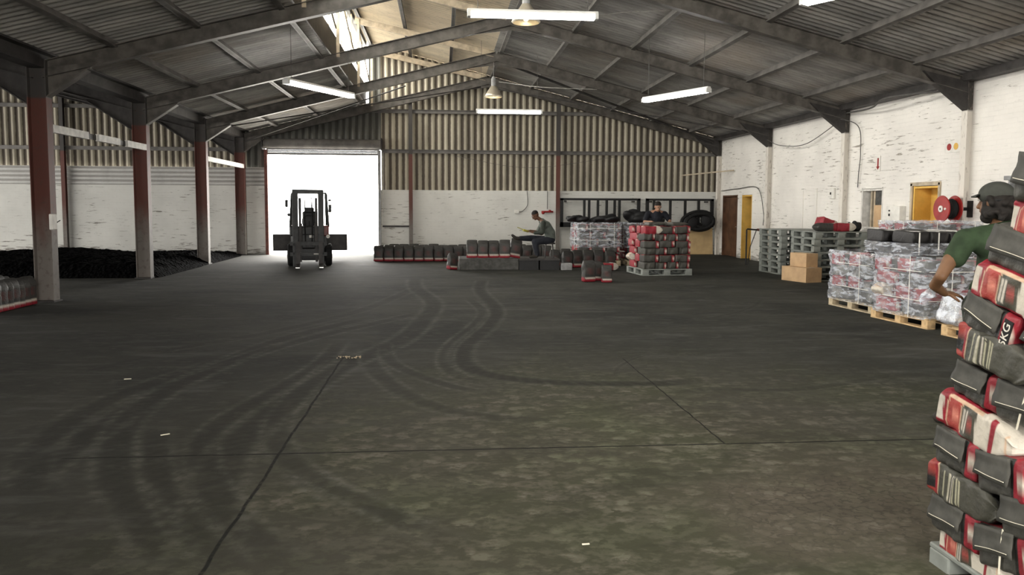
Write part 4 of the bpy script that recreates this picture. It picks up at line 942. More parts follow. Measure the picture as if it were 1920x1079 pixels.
# ------------------------------------------------------------------ foreground leaning stack
HS = [('C', (2.2, 2.89, 1.73), (2.2, 2.66, 1.70), .19, .45, 'D', 'grey topmost bag with a hanging strap at the right edge'),
('A', (2.2, 2.93, 1.575), (2.2, 2.6, 1.50), .13, .32, 'A', 'red and white bag second from the top, cut by the right edge'),
('C', (2.2, 3.02, 1.47), (2.2, 2.66, 1.38), .165, .45, 'D', 'large plain olive-grey bag beside the shoulder of the worker in green'),
('A', (2.2, 3.09, 1.325), (2.2, 2.62, 1.22), .145, .34, 'A', 'white-ended bag with red emblem and dark label, upper one of the tall stack'),
('C', (2.2, 3.13, 1.195), (2.2, 2.85, 1.11), .155, .45, 'K', 'olive bag with a red side marked 5KG in the tall stack'),
('C', (2.2, 2.815, 1.12), (2.2, 2.55, 1.07), .15, .45, 'D', 'plain grey bag right of the one marked 5KG'),
('B', (2.2, 3.17, 1.055), (2.2, 2.74, .985), .145, .34, 'B', 'charcoal bag with rows of cream print, below the one marked 5KG'),
('C', (2.2, 3.20, .885), (2.2, 2.94, .85), .155, .45, 'C', 'plain dark bag with red right end above the red emblem bag'),
('C', (2.2, 2.94, .85), (2.2, 2.64, .84), .165, .45, 'D', 'grey bag tied with pale twine at mid height of the tall stack'),
('A', (2.2, 3.29, .735), (2.2, 2.84, .665), .155, .34, 'A', 'red emblem bag with white bulging end, sticking out left at mid height'),
('C', (2.2, 3.28, .565), (2.2, 3.02, .55), .165, .45, 'C', 'dark bag with a red end, under the protruding red emblem bag'),
('C', (2.2, 3.01, .535), (2.2, 2.74, .56), .165, .45, 'C', 'dark bag with white barcode on its red end, below mid height at right'),
('B', (2.2, 3.33, .405), (2.2, 2.90, .385), .15, .34, 'B', 'charcoal bag with cream lines of print and black weight mark, low left'),
('C', (2.2, 2.86, .40), (2.2, 2.56, .45), .16, .45, 'D', 'dark bag at the right edge between the two barcode bags'),
('C', (2.2, 3.30, .25), (2.2, 3.01, .245), .16, .45, 'C', 'dark bag with barcode label on its red end, second layer from the pallet'),
('C', (2.2, 3.00, .225), (2.2, 2.70, .28), .165, .45, 'C', 'dark bag tied with upright pale twine near the bottom right corner'),
('A', (2.2, 3.27, .145), (2.2, 2.88, .125), .13, .34, 'A', 'red and white bag lying directly on the pallet at the bottom right'),
('C', (2.2, 2.86, .06), (2.2, 2.56, .10), .13, .45, 'C', 'lowest dark bag at the bottom right corner of the picture')]
for i, (kind, p0, p1, T, W, st, lb) in enumerate(HS):
    p0 = Vector(p0); p1 = Vector(p1); ax = (p1-p0); L = ax.length*(1.04); ax.normalize()
    key = st if st != 'K' else 'C'
    me = bag_mesh('charcoal_bag', L, W, T*1.1, key, 64, 72, 100+i, 0 if kind == 'C' else .28, swap=True, lump=.4 if kind == 'C' else .8)
    # local x = ax, local z ~ up, local y so that -y faces -X (the camera side)
    zz = Vector((0, 0, 1)); yy = zz.cross(ax).normalized()      # ax ~ -Y -> yy = +X
    zz = ax.cross(yy)
    if kind != 'C': yy, zz = yy, zz
    o = link(me, 'charcoal_bag'); R = Matrix((ax, yy, zz)).transposed().to_4x4()
    R.translation = p0+yy*(W/2)+Vector((rng.uniform(-.02, .02), 0, 0)); o.matrix_world = R; tag(o, lb, 'bag', 'bags of the tall foreground stack')
    if st == 'K':
        MB().box((L*.87, -W/2*.985-.004, -.005), (L*.15, .006, T*.78)).build('weight_panel', 'black', o)
        cu = bpy.data.curves.new('weight_marking', 'FONT'); cu.body = '5KG'; cu.size = .052; cu.extrude = .001; cu.align_x = 'CENTER'; cu.align_y = 'CENTER'; cu.materials.append(M['label_white'])
        tx = bpy.data.objects.new('weight_marking', cu); COL.objects.link(tx); tx.parent = o
        # text plane: right = local +z, up = local -x (reads upward), normal -y
        rm = Matrix(((0, -1, 0), (0, 0, -1), (1, 0, 0))); tm = Matrix.Translation((L*.87, -W/2*.985-.009, -.005)) @ rm.to_4x4(); bpy.context.view_layer.update(); mm = bpy.data.meshes.new_from_object(tx); bpy.data.objects.remove(tx); tx = link(mm, 'weight_marking', o); tx.matrix_local = tm
    if st == 'B':
        MB().box((-.012, 0, 0), (.004, W*.5, T*.4)).build('base_label', 'label_white', o)
    if st == 'D' or i in (15,):
        # twine across the visible face
        if i in (0, 8, 15): MB().tube([(L*.55, -W/2-.004, T*.55), (L*.5, -W/2-.012, 0), (L*.42, -W/2-.006, -T*.55)], .004, 6).build('twine', 'twine', o)
    if kind == 'C':
        wf_ = L*(.70 if st in 'CK' else .94); n_ = 12; V = []
        for a in range(n_+1):
            for b in range(7):
                u_ = a/n_; t_ = b/6
                V.append((L*.02+wf_*u_+.004*math.sin(t_*5+i), -W/2-.004-.020*t_**1.5-.003*math.sin(u_*7+i)-.002*math.sin(t_*11), T*.50-T*.62*t_-.008*t_*math.sin(u_*3+i)))
        mb_ = MB(); mb_.add(V, [(a*7+b, a*7+b+1, (a+1)*7+b+1, (a+1)*7+b) for a in range(n_) for b in range(6)]); fo = mb_.build('folded_flap', 'bag_flap', o, smooth=True)
        md = fo.modifiers.new('s', 'SOLIDIFY'); md.thickness = .005
        MB().tube([(V[a*7+5][0], V[a*7+5][1]-.004, V[a*7+5][2]) for a in range(1, n_)], .0018, 5).build('stitching', 'twine', fo)

# ------------------------------------------------------------------ coal heap
def coal_heap():
    xs = np.arange(-16.5, -6.0, .09); ys = np.arange(18.0, 26.95, .09); X, Y = np.meshgrid(xs, ys)
    edge = np.minimum(1, np.clip((Y-18.15)/.35, 0, 1))
    lim = -6.25-np.clip((Y-18.2), 0, 9)*.02; edge = edge*np.clip((lim-X)/.6, 0, 1)
    Z = .05+.22*(1+.3*np.sin(X*1.3)*np.cos(Y*.9))*np.clip((25.6-Y)/1.5, .12, 1)+.07*rng.random(X.shape)
    Z = Z*edge-.03*(edge < .02)
    nx = len(xs); ny = len(ys); F = [(j*nx+i, j*nx+i+1, (j+1)*nx+i+1, (j+1)*nx+i) for j in range(ny-1) for i in range(nx-1)]
    m1 = MB(); m1.add(np.stack([X.ravel(), Y.ravel(), Z.ravel()], 1), F); o = m1.build('charcoal_heap', 'coal'); tag(o, 'low black heap of loose charcoal beyond the left columns', 'charcoal', kind='stuff')
coal_heap()
# ------------------------------------------------------------------ plinth, bench, boxes, board, frames
o = MB().box((1.21, 20.75, .145), (1.52, 1.2, .29), bev=.015).build('concrete_plinth', 'concrete_block'); tag(o, 'low grey concrete plinth carrying five bags', 'plinth')
e = empty('dark_bench', 'low black bench beside the plinth under the seated worker', 'bench', (2.5, 20.6, 0))
MB().box((0, 0, .27), (1.06, 1.0, .04)).build('top', 'steel_dark', e); MB().box((-.27, .0, .125), (.5, .9, .25)).box((.27, 0, .125), (.5, .9, .25)).build('drawer_block', 'black', e)
o = MB().box((0, 0, .09), (.28, .2, .18), bev=.01).build('grey_crate', 'grey_paint', None, (3.2, 20.15, 0)); tag(o, 'small grey crate on the floor at the right end of the black bench', 'crate')
def carton(p, q, r_, h, z, label):       # corners p-q long side, q-r short side
    p, q, r_ = Vector(p), Vector(q), Vector(r_); s = p+(r_-q); c = (p+r_)/2
    e = empty('cardboard_box', label, 'box', (c.x, c.y, z), group='cardboard boxes')
    P = [(v.x-c.x, v.y-c.y) for v in (p, q, r_, s)]
    MB().prism(P, 0, h, 'z').build('carton', 'cardboard', e)
    a = (Vector(P[0])+Vector(P[3]))/2; b = (Vector(P[1])+Vector(P[2]))/2
    MB().bar((a.x, a.y, h+.002), (b.x, b.y, h+.002), .06, .003).build('tape', 'timber_pale', e)
carton((7.64, 17.2), (7.86, 16.46), (8.26, 16.56), .32, 0, 'lower brown cardboard box in front of the grey pallet stack')
carton((7.78, 17.1), (7.93, 16.62), (8.22, 16.68), .30, .325, 'upper brown cardboard box standing on the lower one')
o = MB().box((0, 0, .46), (.92, .02, .92)).build('plywood_board', 'plywood', None, (8.92, 26.75, .01), (-.12, 0, 0)); tag(o, 'tan plywood board leaning at the foot of the far wall right', 'board')
def cage(x0, x1, label, bars, braces):
    e = empty('steel_frame', label, 'steel frame', (x0, 26.62, .95)); W = x1-x0; H = .97
    m1 = MB(); m1.box((W/2, 0, H-.03), (W, .1, .07)).box((W/2, 0, .08), (W, .1, .16)).box((.05, 0, H/2), (.1, .1, H)).box((W-.05, 0, H/2), (.1, .1, H)); m1.build('outer_frame', 'black', e)
    for b in bars: MB().box((b*W, .0, H/2), (.075, .08, H-.1)).build('upright', 'black', e)
    MB().box((.2, .2, H-.1), (.05, .34, .05)).box((W-.2, .2, H-.1), (.05, .34, .05)).build('wall_bracket', 'steel_dark', e)
    if braces: MB().box((W/2, .12, .35), (W-.1, .06, .62)).build('back_panel', 'steel_dark', e)
cage(4.0, 6.75, 'long black steel frame on the far wall left of the standing worker', [.3, .36, .47, .58, .68, .74], False)
cage(6.95, 9.32, 'black steel frame on the far wall right of the standing worker', [.12, .36, .58, .78], False)
e = empty('black_hose_coil', 'coiled black hose bundle hanging before the right steel frame', 'hose', (8.75, 26.35, 1.15))
for k, (dx, r_, dz, ti) in enumerate([(0, .42, 0, .1), (.08, .36, .03, -.15), (-.1, .45, .06, .2), (.02, .4, -.05, 0)]):
    MB().tube([(dx+r_*1.15*math.cos(t), -.05+.04*k, dz+r_*.62*math.sin(t)+ti*math.cos(t)*.4) for t in [i*2*PI/28 for i in range(29)]], .055, 8, cap=False).build('coil', 'rubber', e, smooth=True)
MB().sphere((-.3, 0, -.05), (.28, .1, .26), 8).sphere((.3, .05, .05), (.25, .1, .3), 8).build('sheet', 'black_plastic', e, smooth=True)
# floor litter
for x, y, w_, l_, a, lb in ((-2.89, 7.5, .03, .1, .2, 'pale scrap on the floor at left'), (-1.93, 5.63, .02, .1, .6, 'pale stick on the floor left of the joint'), (.68, 3.61, .015, .06, .1, 'small pale scrap on the floor near the bottom centre')):
    o = MB().box((0, 0, .004), (l_*.6, w_*.6, .005)).build('litter_scrap', 'twine', None, (x, y, 0), (0, 0, a)); tag(o, lb, 'litter')
m1 = MB()
for i in range(26): m1.box((rng.uniform(-.13, .13), rng.uniform(-.06, .05), .006), (rng.uniform(.006, .018), rng.uniform(.006, .015), .008), (0, 0, rng.uniform(0, 3)))
o = m1.build('straw_crumbs', 'pallet_wood_grey', None, (-.98, 8.44, 0)); tag(o, 'yellowish crumbs scattered on the floor joint', 'crumbs', kind='stuff')

# ------------------------------------------------------------------ forklift
def forklift():
    e = empty('forklift', 'dark forklift truck parked in the bright roller doorway facing the camera', 'forklift', (-3.5, 21.5, 0), (0, 0, .16))
    y = .0
    for s, px in ((-1, -.36), (1, .30)):
        MB().box((px, y, 1.02), (.15, .12, 2.02), bev=.01).build('mast_upright', 'forklift_dark', e)
        MB().box((px-s*.12, y+.02, .98), (.07, .09, 1.7)).build('inner_rail', 'steel_dark', e)
    MB().box((-.03, y, 2.01), (.80, .10, .08)).box((-.03, y+.02, .42), (.62, .08, .10)).build('mast_crossbar', 'forklift_dark', e)
    MB().tube([(-.22, .05, .4), (-.22, .05, 1.15)], .035).tube([(.16, .05, .4), (.16, .05, 1.15)], .035).build('lift_cylinder', 'steel_dark', e)
    c = MB().box((-.03, -.10, .62), (.95, .05, .10)).box((-.03, -.10, .34), (.95, .05, .10)).box((-.4, -.1, .48), (.05, .05, .3)).box((.34, -.1, .48), (.05, .05, .3)).build('fork_carriage', 'forklift_dark', e)
    for px in (-.30, .28):
        f = MB().box((px, -.15, .36), (.11, .045, .64)).prism([(-.17, .05), (-.17, .095), (-1.15, .062), (-1.15, .05)], px-.055, px+.055, 'x').build('fork', 'steel_dark', e)
        MB().box((px, -1.155, .057), (.10, .02, .02)).build('fork_tip', 'steel_bright', f)
    MB().box((0, .75, .62), (.98, 1.1, .55), bev=.05).box((0, .30, .95), (.92, .25, .24), bev=.03).build('body', 'forklift_dark', e)
    MB().box((.38, .25, .95), (.26, .3, .28), bev=.03).build('red_cowl', 'forklift_red', e); MB().box((-.40, .25, .95), (.24, .3, .28), bev=.03).build('side_cowl', 'forklift_dark', e)
    MB().prism([(1.25, .28), (1.75, .35), (1.85, .7), (1.7, 1.0), (1.25, 1.02)], -.5, .5, 'x').build('counterweight', 'forklift_dark', e)
    MB().box((.02, .72, 1.0), (.5, .5, .14), bev=.04).box((.02, .97, 1.22), (.42, .10, .5), (-.12, 0, 0), bev=.04).build('seat', 'black', e)
    MB().box((.0, .95, 1.5), (.26, .08, .16), bev=.03).build('headrest', 'black', e)
    st = MB().tube([(.17*math.cos(t)-.02, .36+.05*math.sin(t), 1.2+.16*math.sin(t)) for t in [i*2*PI/16 for i in range(17)]], .014, 6, cap=False).tube([(-.02, .36, 1.2), (-.02, .3, .95)], .025).build('steering_wheel', 'black', e)
    for s in (-1, 1):
        MB().tube([(s*.50, .22, 1.05), (s*.45, .35, 1.93), (s*.45, 1.3, 1.98), (s*.47, 1.45, 1.0)], .028).build('guard_post', 'forklift_dark', e)
    g = MB()
    for k in range(6): g.box((0, .40+.17*k, 1.965), (.92, .04, .03))
    g.build('guard_roof', 'forklift_dark', e)
    for s in (-1, 1):
        w_ = MB().lathe([(.10, -.09), (.27, -.09), (.30, -.06), (.30, .06), (.27, .09), (.10, .09)], (s*.49, .35, .30), 24, 'x').build('wheel', 'rubber', e)
        MB().lathe([(.11, s*.07-.03), (.11, s*.07+.03)], (s*.49, .35, .30), 16, 'x').build('hub', 'steel_dark', w_)
        MB().lathe([(.08, -.07), (.21, -.07), (.23, -.05), (.23, .05), (.21, .07), (.08, .07)], (s*.42, 1.45, .23), 24, 'x').build('wheel', 'rubber', e)
    MB().box((0, .35, .33), (.80, .5, .34), bev=.03).build('axle', 'black', e)
    MB().box((-.58, .12, 1.68), (.08, .06, .20), bev=.02).build('work_lamp', 'forklift_dark', e); MB().tube([(-.46, .2, 1.75), (-.58, .14, 1.75)], .012).build('lamp_arm', 'forklift_dark', e)
    MB().box((.54, .12, 1.62), (.08, .05, .36), bev=.02).build('mirror', 'forklift_dark', e); MB().box((.54, .09, 1.70), (.06, .01, .1)).build('mirror_glass', 'steel_bright', e)
    MB().box((-.52, .12, 1.38), (.10, .05, .08), bev=.02).build('indicator', 'forklift_dark', e)
    MB().box((.04, .16, .80), (.10, .02, .07)).build('number_plate', 'sign_white', e); MB().box((.18, -.13, .345), (.16, .01, .02)).build('carriage_label', 'sign_white', e)
    MB().lathe([(.05, 0), (.05, .03)], (.48, .10, .80), 12, 'y').build('headlamp', 'sign_white', e)
    MB().tube([(-.1, .1, .55), (-.12, .05, 1.2), (-.1, .04, 1.9)], .015).tube([(.06, .1, .55), (.08, .05, 1.2), (.06, .04, 1.85)], .015).build('hydraulic_hose', 'rubber', e)
    # wide steel tray carried behind the mast
    MB().box((.02, 2.02, .56), (2.1, .04, .48)).box((.02, 2.3, .34), (2.1, .6, .04)).box((-1.01, 2.3, .5), (.04, .6, .36)).box((1.05, 2.3, .5), (.04, .6, .36)).box((.02, 1.9, .56), (.6, .24, .2)).build('rear_tray', 'steel_dark', e)
forklift()

# ------------------------------------------------------------------ people
def cap_mesh(mb, p0, r0, p1, r1, n=12):
    p0 = Vector(p0); p1 = Vector(p1); d = (p1-p0); L = d.length; d.normalize()
    pts = []; rs = []
    for i in range(5): a = PI/2*(1-i/4.); pts.append(p0-d*r0*math.sin(a)); rs.append(max(r0*math.cos(a), 1e-3))
    for i in range(1, 6): a = PI/2*(i/5.); pts.append(p1+d*r1*math.sin(a)); rs.append(max(r1*math.cos(a), 1e-3))
    mb.tube(pts, rs, n)
def blob(name, prims, voxel, mat, parent=None, smooth=4):
    mb = MB()
    for p in prims:
        if p[0] == 'c': cap_mesh(mb, p[1], p[2], p[3], p[4])
        else: mb.sphere(p[1], p[2], 12, rot=p[3] if len(p) > 3 else None)
    o = mb.build(name, mat, parent, smooth=True)
    r = o.modifiers.new('remesh', 'REMESH'); r.mode = 'VOXEL'; r.voxel_size = voxel; r.use_smooth_shade = True
    s = o.modifiers.new('smooth', 'SMOOTH'); s.iterations = smooth; s.factor = .5
    return o
def chain(pts, rs): return [('c', pts[i], rs[i], pts[i+1], rs[i+1]) for i in range(len(pts)-1)]
def head_prims(c, fd, upv, s=1.):      # centre of head, facing direction, up; returns ellipsoids
    f = Vector(fd).normalized(); u = Vector(upv).normalized(); r_ = f.cross(u).normalized(); u = r_.cross(f)
    R = Matrix((r_, f, u)).transposed(); eu = R.to_euler(); c = Vector(c)
    def at(x, y, z): return tuple(c+R @ Vector((x*s, y*s, z*s)))
    P = [('e', at(0, -.012, .025), (.075*s, .093*s, .10*s), eu), ('e', at(0, .022, -.045), (.058*s, .068*s, .072*s), eu), ('e', at(0, .07, -.085), (.026*s, .022*s, .02*s), eu),
         ('c', at(0, .088, .012), .010*s, at(0, .108, -.028), .015*s), ('e', at(0, .083, .030), (.052*s, .014*s, .012*s), eu), ('e', at(0, .086, -.055), (.025*s, .012*s, .012*s), eu),
         ('e', at(.076, -.005, -.01), (.012*s, .02*s, .032*s), eu), ('e', at(-.076, -.005, -.01), (.012*s, .02*s, .032*s), eu)]
    return P, at, eu
def hand(w_, d, n_, spread=1., curl=.5, s=1.):   # wrist point, finger direction, palm normal (curl direction)
    w_ = Vector(w_); d = Vector(d).normalized(); n_ = Vector(n_); n_ = (n_-d*n_.dot(d)).normalized(); sd = d.cross(n_)
    P = [('e', tuple(w_+d*.045*s), (.040*s, .050*s, .016*s), Matrix((sd, d, n_)).transposed().to_euler())]
    for k, (o, L) in enumerate(((-.030, .062), (-.010, .074), (.010, .070), (.029, .054))):
        a = w_+d*.085*s+sd*o*s; d1 = (d+sd*o*2.5*spread+n_*curl*.35).normalized(); b = a+d1*L*.5*s; d2 = (d1+n_*curl*.9).normalized(); c = b+d2*L*.32*s; d3 = (d2+n_*curl*.8).normalized(); e_ = c+d3*L*.25*s
        P += chain([tuple(a-d*.03*s), tuple(a), tuple(b), tuple(c), tuple(e_)], [.010*s, .0095*s, .0088*s, .008*s, .007*s])
    t0 = w_+d*.03*s-sd*.032*s; t1 = t0+(d*.6-sd*.7+n_*.4).normalized()*.04*s; t2 = t1+(d*.9-sd*.2+n_*.5).normalized()*.03*s
    P += chain([tuple(t0), tuple(t1), tuple(t2)], [.014*s, .011*s, .009*s])
    return P
def eyes(at, parent, mat='label_white'):
    for s in (-1, 1):
        c = at(s*.031, .080, .016); o = MB().sphere(c, .011, 6).build('eye', mat, parent, smooth=True)
        MB().sphere(at(s*.031, .089, .016), .0055, 5).build('pupil', 'black', o)
# worker in green, seen from behind, left arm bent back to the hip
def worker_green():
    g = empty('person', 'person in green shirt and grey cap seen from behind beside the tall stack, arm bent', 'person', (3.95, 5.35, 0))
    o = Vector((3.95, 5.35, 0)); v = lambda x, y, z: (x-o.x, y-o.y, z)
    hd = v(3.90, 5.30, 1.655); fd = (-.42, .90, -.05)
    P, at, eu = head_prims(hd, fd, (0, 0, 1), 1.08)
    neck = v(3.97, 5.30, 1.46); shL = v(3.72, 5.34, 1.385); shR = v(4.18, 5.16, 1.40)
    elb = v(3.525, 5.30, 1.13); wr = v(3.69, 5.50, .985); elR = v(4.33, 5.25, 1.15); wrR = v(4.25, 5.5, 1.05)
    hipc = v(3.97, 5.37, .95)
    P += [('c', v(3.93, 5.31, 1.56), .060, neck, .066)]
    P += chain([neck, v(3.98, 5.29, 1.35), v(3.97, 5.32, 1.12), hipc], [.07, .15, .135, .14])
    P += chain([neck, shL, v(3.60, 5.32, 1.24), elb], [.06, .065, .052, .042]) + chain([elb, v(3.56, 5.42, 1.05), wr], [.042, .040, .028])
    P += chain([neck, shR, elR, wrR], [.06, .065, .042, .028])
    P += hand(wr, (.95, .15, -.08), (.2, .3, -.9), 1., .5, 1.05)+hand(wrR, (-.4, .9, -.1), (0, 0, -1), 1, .6, 1.05)
    for s, (hx, kx, ky, fx, fy) in ((-1, (3.87, 3.86, 5.30, 3.84, 5.42)), (1, (4.08, 4.12, 5.50, 4.10, 5.62))):
        P += chain([v(hx, 5.37, .93), v(kx, ky, .50), v(fx, fy, .10)], [.095, .06, .045])
    body = blob('body', P, .0075, 'skin_warm', g, 3)
    eyes(at, g)
    S = [('c', neck, .072, v(3.98, 5.29, 1.36), .15)]+chain([v(3.98, 5.29, 1.37), v(3.97, 5.32, 1.15), v(3.97, 5.36, .93)], [.165, .150, .165])
    S += [('e', v(3.95, 5.27, 1.36), (.21, .12, .13), (0, 0, -.35)), ('e', v(3.96, 5.32, 1.02), (.18, .13, .14), (0, 0, -.3))]
    S += chain([v(3.86, 5.32, 1.42), shL, v(3.645, 5.33, 1.265)], [.075, .082, .082])+chain([v(4.08, 5.22, 1.42), shR, v(4.25, 5.20, 1.26)], [.075, .082, .075])
    blob('shirt', S, .011, 'shirt_green', g, 5)
    blob('collar', chain([v(3.93, 5.235, 1.475), v(4.0, 5.23, 1.48), v(4.035, 5.30, 1.49)], [.018, .02, .018])+chain([v(3.93, 5.235, 1.475), v(3.885, 5.30, 1.475)], [.018, .017]), .008, 'shirt_green', g, 2)
    T = [('e', v(3.97, 5.37, .90), (.165, .125, .13))]
    for (hx, kx, ky, fx, fy) in ((3.87, 3.86, 5.30, 3.84, 5.42), (4.08, 4.12, 5.50, 4.10, 5.62)): T += chain([v(hx, 5.37, .90), v(kx, ky, .50), v(fx, fy, .10)], [.115, .085, .075])
    blob('trousers', T, .012, 'trouser_dark', g, 5)
    for (fx, fy) in ((3.84, 5.42), (4.10, 5.62)):
        blob('boot', chain([v(fx, fy, .09), v(fx, fy, .055), v(fx-.12, fy+.12, .045)], [.06, .055, .045]), .01, 'boot', g, 2)
    # hair, beard, cap
    H = [('e', at(0, -.045, -.01), (.104, .086, .098), eu), ('e', at(0, -.060, -.065), (.094, .070, .068), eu), ('e', at(0, .045, -.10), (.055, .050, .045), eu), ('e', at(.06, .0, -.06), (.034, .062, .06), eu), ('e', at(-.06, .0, -.06), (.034, .062, .06), eu)]
    r = random.Random(5)
    for k in range(60):
        a = r.uniform(0, 2*PI); zz_ = r.uniform(-.11, .02); H.append(('e', at(.100*math.cos(a), -.045+.088*math.sin(a), zz_), (r.uniform(.014, .028),)*3))
    blob('hair', H, .008, 'hair_dark', g, 1)
    cp = MB(); c0 = at(0, -.01, .052); cp.sphere(c0, (.102, .116, .088), 14, rot=eu)
    ob = cp.build('cap', 'cap_grey', g, smooth=True)
    br = MB(); nb = 9; V = []
    for k in range(nb):
        a = PI*(.5+(k/(nb-1)-.5)*.72)
        for rr_, dz in ((.085, .052), (.135, .036)): V.append(at(.80*rr_*math.cos(a), rr_*math.sin(a)+.01, dz))
    V2 = [(x, y_, z_+.008) for x, y_, z_ in V]
    F = [(2*i, 2*i+1, 2*i+3, 2*i+2) for i in range(nb-1)]; br.add(V+V2, F+[tuple(j+2*nb for j in f[::-1]) for f in F]+[(2*i+1, 2*i+3, 2*i+3+2*nb, 2*i+1+2*nb) for i in range(nb-1)])
    br.build('cap_brim', 'cap_grey', g)
    MB().tube([at(.098*math.cos(a), -.01+.112*math.sin(a), .005) for a in [PI+PI*i/12 for i in range(13)]], .010, 6).build('cap_strap', 'black', g)
worker_green()
# film sheet held by that worker
def film_hang():
    m1 = MB(); nu_, nv_ = 14, 16; V = []
    for i in range(nu_):
        for j in range(nv_):
            u_, t = i/(nu_-1), j/(nv_-1)
            V.append((3.63+.13*u_*(1-.3*t)+.05*math.sin(t*5+u_*3)-.05*t+.02, 5.55+.03*math.sin(u_*12)+.03*math.sin(t*9), 1.19-.30*t*(1-.35*u_)+.05*u_))
    m1.add(V, [(i*nv_+j, i*nv_+j+1, (i+1)*nv_+j+1, (i+1)*nv_+j) for i in range(nu_-1) for j in range(nv_-1)])
    o = m1.build('film_strip', 'film_sheet', smooth=True); md = o.modifiers.new('s', 'SOLIDIFY'); md.thickness = .003; tag(o, 'torn strip of clear film hanging inside the bent arm of the worker in green', 'film')
film_hang()
def worker_standing():
    g = empty('person', 'person in black shirt standing behind the open stack of bags', 'person', (5.55, 20.28, 0)); v = lambda x, y, z: (x, y, z)
    P, at, eu = head_prims(v(0, -.24, 1.635), (-.1, -1, -.45), (0, 0, 1), 1.05)
    neck = v(0, -.14, 1.515)
    P += [('c', v(0, -.19, 1.57), .055, neck, .062)]+chain([neck, v(0, -.08, 1.38), v(0, .02, 1.1), v(0, .05, .93)], [.07, .15, .14, .14])
    aL = [neck, v(-.22, -.10, 1.455), v(-.33, -.20, 1.24), v(-.20, -.42, 1.25)]; aR = [neck, v(.22, -.10, 1.455), v(.33, -.20, 1.27), v(.27, -.42, 1.26)]
    P += chain(aL, [.06, .062, .046, .032])+chain(aR, [.06, .062, .046, .032])
    P += hand(aL[-1], (.4, -.9, -.1), (0, 0, -1), 1, .3, 1.05)+hand(aR[-1], (-.3, -.95, -.1), (0, 0, -1), 1, .3, 1.05)
    for s in (-1, 1): P += chain([v(s*.1, .05, .92), v(s*.12, .02, .5), v(s*.12, .08, .1)], [.09, .06, .045])
    blob('body', P, .011, 'skin_tan', g, 3); eyes(at, g)
    S = chain([v(0, -.12, 1.45), v(0, -.08, 1.33), v(0, .02, 1.1), v(0, .04, .9)], [.12, .165, .16, .165])+[('e', v(0, -.09, 1.41), (.22, .12, .11))]
    S += chain([v(-.12, -.11, 1.47), v(-.22, -.10, 1.45), v(-.30, -.17, 1.31)], [.07, .08, .072])+chain([v(.12, -.11, 1.47), v(.22, -.10, 1.45), v(.30, -.17, 1.32)], [.07, .08, .072])
    blob('shirt', S, .015, 'shirt_black', g, 4)
    T = [('e', v(0, .05, .9), (.17, .13, .13))]
    for s in (-1, 1): T += chain([v(s*.1, .05, .9), v(s*.12, .02, .5), v(s*.12, .08, .1)], [.11, .085, .075])
    blob('trousers', T, .016, 'jeans', g, 4)
    for s in (-1, 1): blob('boot', chain([v(s*.12, .08, .08), v(s*.12, .06, .055), v(s*.13, -.10, .045)], [.06, .055, .045]), .012, 'boot', g, 2)
    blob('hair', [('e', at(0, -.02, .06), (.085, .098, .078), eu), ('e', at(0, -.05, .01), (.084, .068, .08), eu)], .012, 'hair_dark', g, 2)
worker_standing()
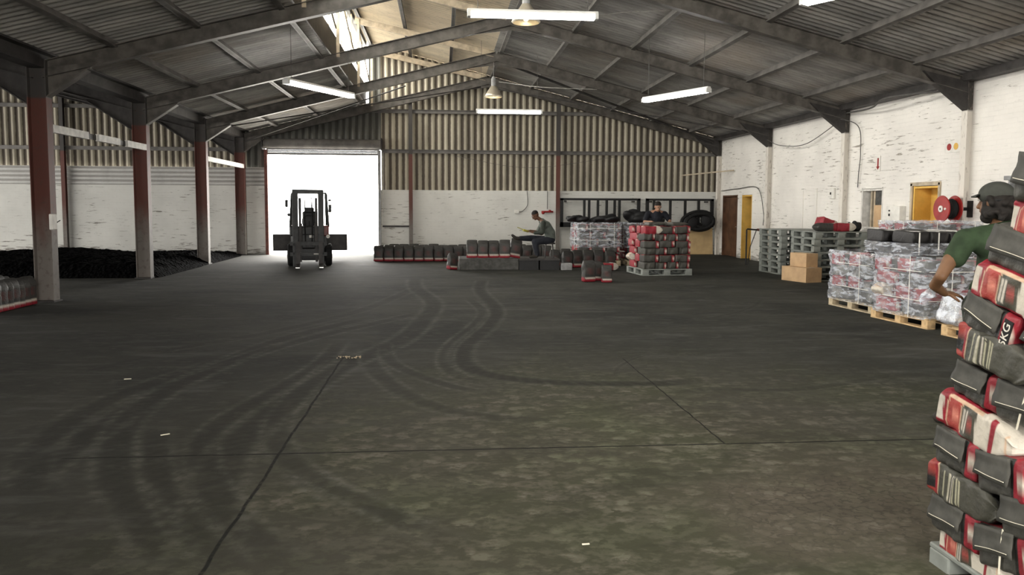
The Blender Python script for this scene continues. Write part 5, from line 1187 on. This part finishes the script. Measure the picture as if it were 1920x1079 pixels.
def worker_seated():
    e = empty('stool', 'small dark stool on the black bench under the seated worker', 'stool', (2.80, 20.5, .29))
    MB().lathe([(.15, .36), (.16, .37), (.16, .39), (.15, .40)], (0, 0, 0), 20).build('seat', 'steel_dark', e)
    for a in range(4): MB().tube([(.12*math.cos(a*PI/2+.7), .12*math.sin(a*PI/2+.7), .36), (.16*math.cos(a*PI/2+.7), .16*math.sin(a*PI/2+.7), 0)], .012).build('leg', 'steel_dark', e)
    g = empty('person', 'person seated on a stool in profile, head bowed, one leg stretched over the bags', 'person', (2.80, 20.5, .29)); v = lambda x, y, z: (x-2.80, y-20.5, z-.29)
    P, at, eu = head_prims(v(2.42, 20.42, 1.40), (-.75, -.1, -.62), (-.5, 0, .8), 1.0)
    neck = v(2.58, 20.44, 1.27); hip = v(2.80, 20.50, .77)
    P += [('c', v(2.49, 20.43, 1.33), .05, neck, .055)]+chain([neck, v(2.70, 20.46, 1.12), v(2.80, 20.48, .95), hip], [.06, .13, .125, .13])
    a1 = [neck, v(2.62, 20.28, 1.19), v(2.56, 20.20, .93), v(2.32, 20.26, .97)]; a2 = [neck, v(2.64, 20.64, 1.19), v(2.5, 20.66, .96), v(2.30, 20.46, 1.0)]
    P += chain(a1, [.055, .06, .044, .03])+chain(a2, [.055, .06, .044, .03])
    P += chain([v(2.78, 20.58, .76), v(2.34, 20.58, .80), v(1.97, 20.46, .80)], [.09, .06, .042])+chain([v(2.78, 20.42, .75), v(2.40, 20.32, .72), v(2.46, 20.30, .38)], [.09, .06, .045])
    P += hand(a2[-1], (-.95, -.1, .1), (0, 0, -1), 1, .6)+hand(a1[-1], (-.9, .3, .2), (0, 0, -1), 1, .6)
    blob('body', P, .011, 'skin_brown', g, 3); eyes(at, g)
    S = chain([v(2.60, 20.44, 1.24), v(2.70, 20.46, 1.12), v(2.81, 20.48, .95), v(2.82, 20.5, .82)], [.09, .145, .145, .15])+[('e', v(2.66, 20.45, 1.15), (.12, .21, .12))]
    S += chain([v(2.62, 20.30, 1.20), v(2.585, 20.22, .98)], [.075, .06])+chain([v(2.64, 20.62, 1.2), v(2.53, 20.65, 1.0)], [.075, .06])
    blob('shirt', S, .014, 'vest_pale', g, 4)
    blob('sleeve', chain([v(2.61, 20.27, 1.20), v(2.57, 20.19, .96), v(2.40, 20.23, .95)], [.072, .062, .05]), .014, 'shirt_olive', g, 3)
    blob('trousers', [('e', hip, (.16, .16, .12))]+chain([v(2.78, 20.58, .76), v(2.34, 20.58, .80), v(2.04, 20.48, .80)], [.105, .085, .065])+chain([v(2.78, 20.42, .75), v(2.40, 20.32, .72), v(2.46, 20.30, .40)], [.105, .085, .075]), .015, 'jeans', g, 4)
    blob('boot', chain([v(1.99, 20.46, .80), v(1.91, 20.45, .81), v(1.83, 20.45, .88)], [.05, .05, .035]), .012, 'boot', g, 2)
    blob('boot', chain([v(2.46, 20.30, .37), v(2.44, 20.29, .345), v(2.28, 20.27, .335)], [.05, .045, .038]), .012, 'boot', g, 2)
    blob('hair', [('e', at(0, -.02, .045), (.078, .094, .084), eu)], .012, 'hair_dark', g, 2)
    o = MB().box((0, 0, 0), (.16, .12, .05), (0, .3, .3), bev=.015).tube([(-.06, 0, .03), (-.22, .0, .09)], .01).build('hand_tool', 'glove', None, (2.17, 20.38, 1.0)); tag(o, 'yellow tool held in the hands of the seated worker', 'tool')
worker_seated()
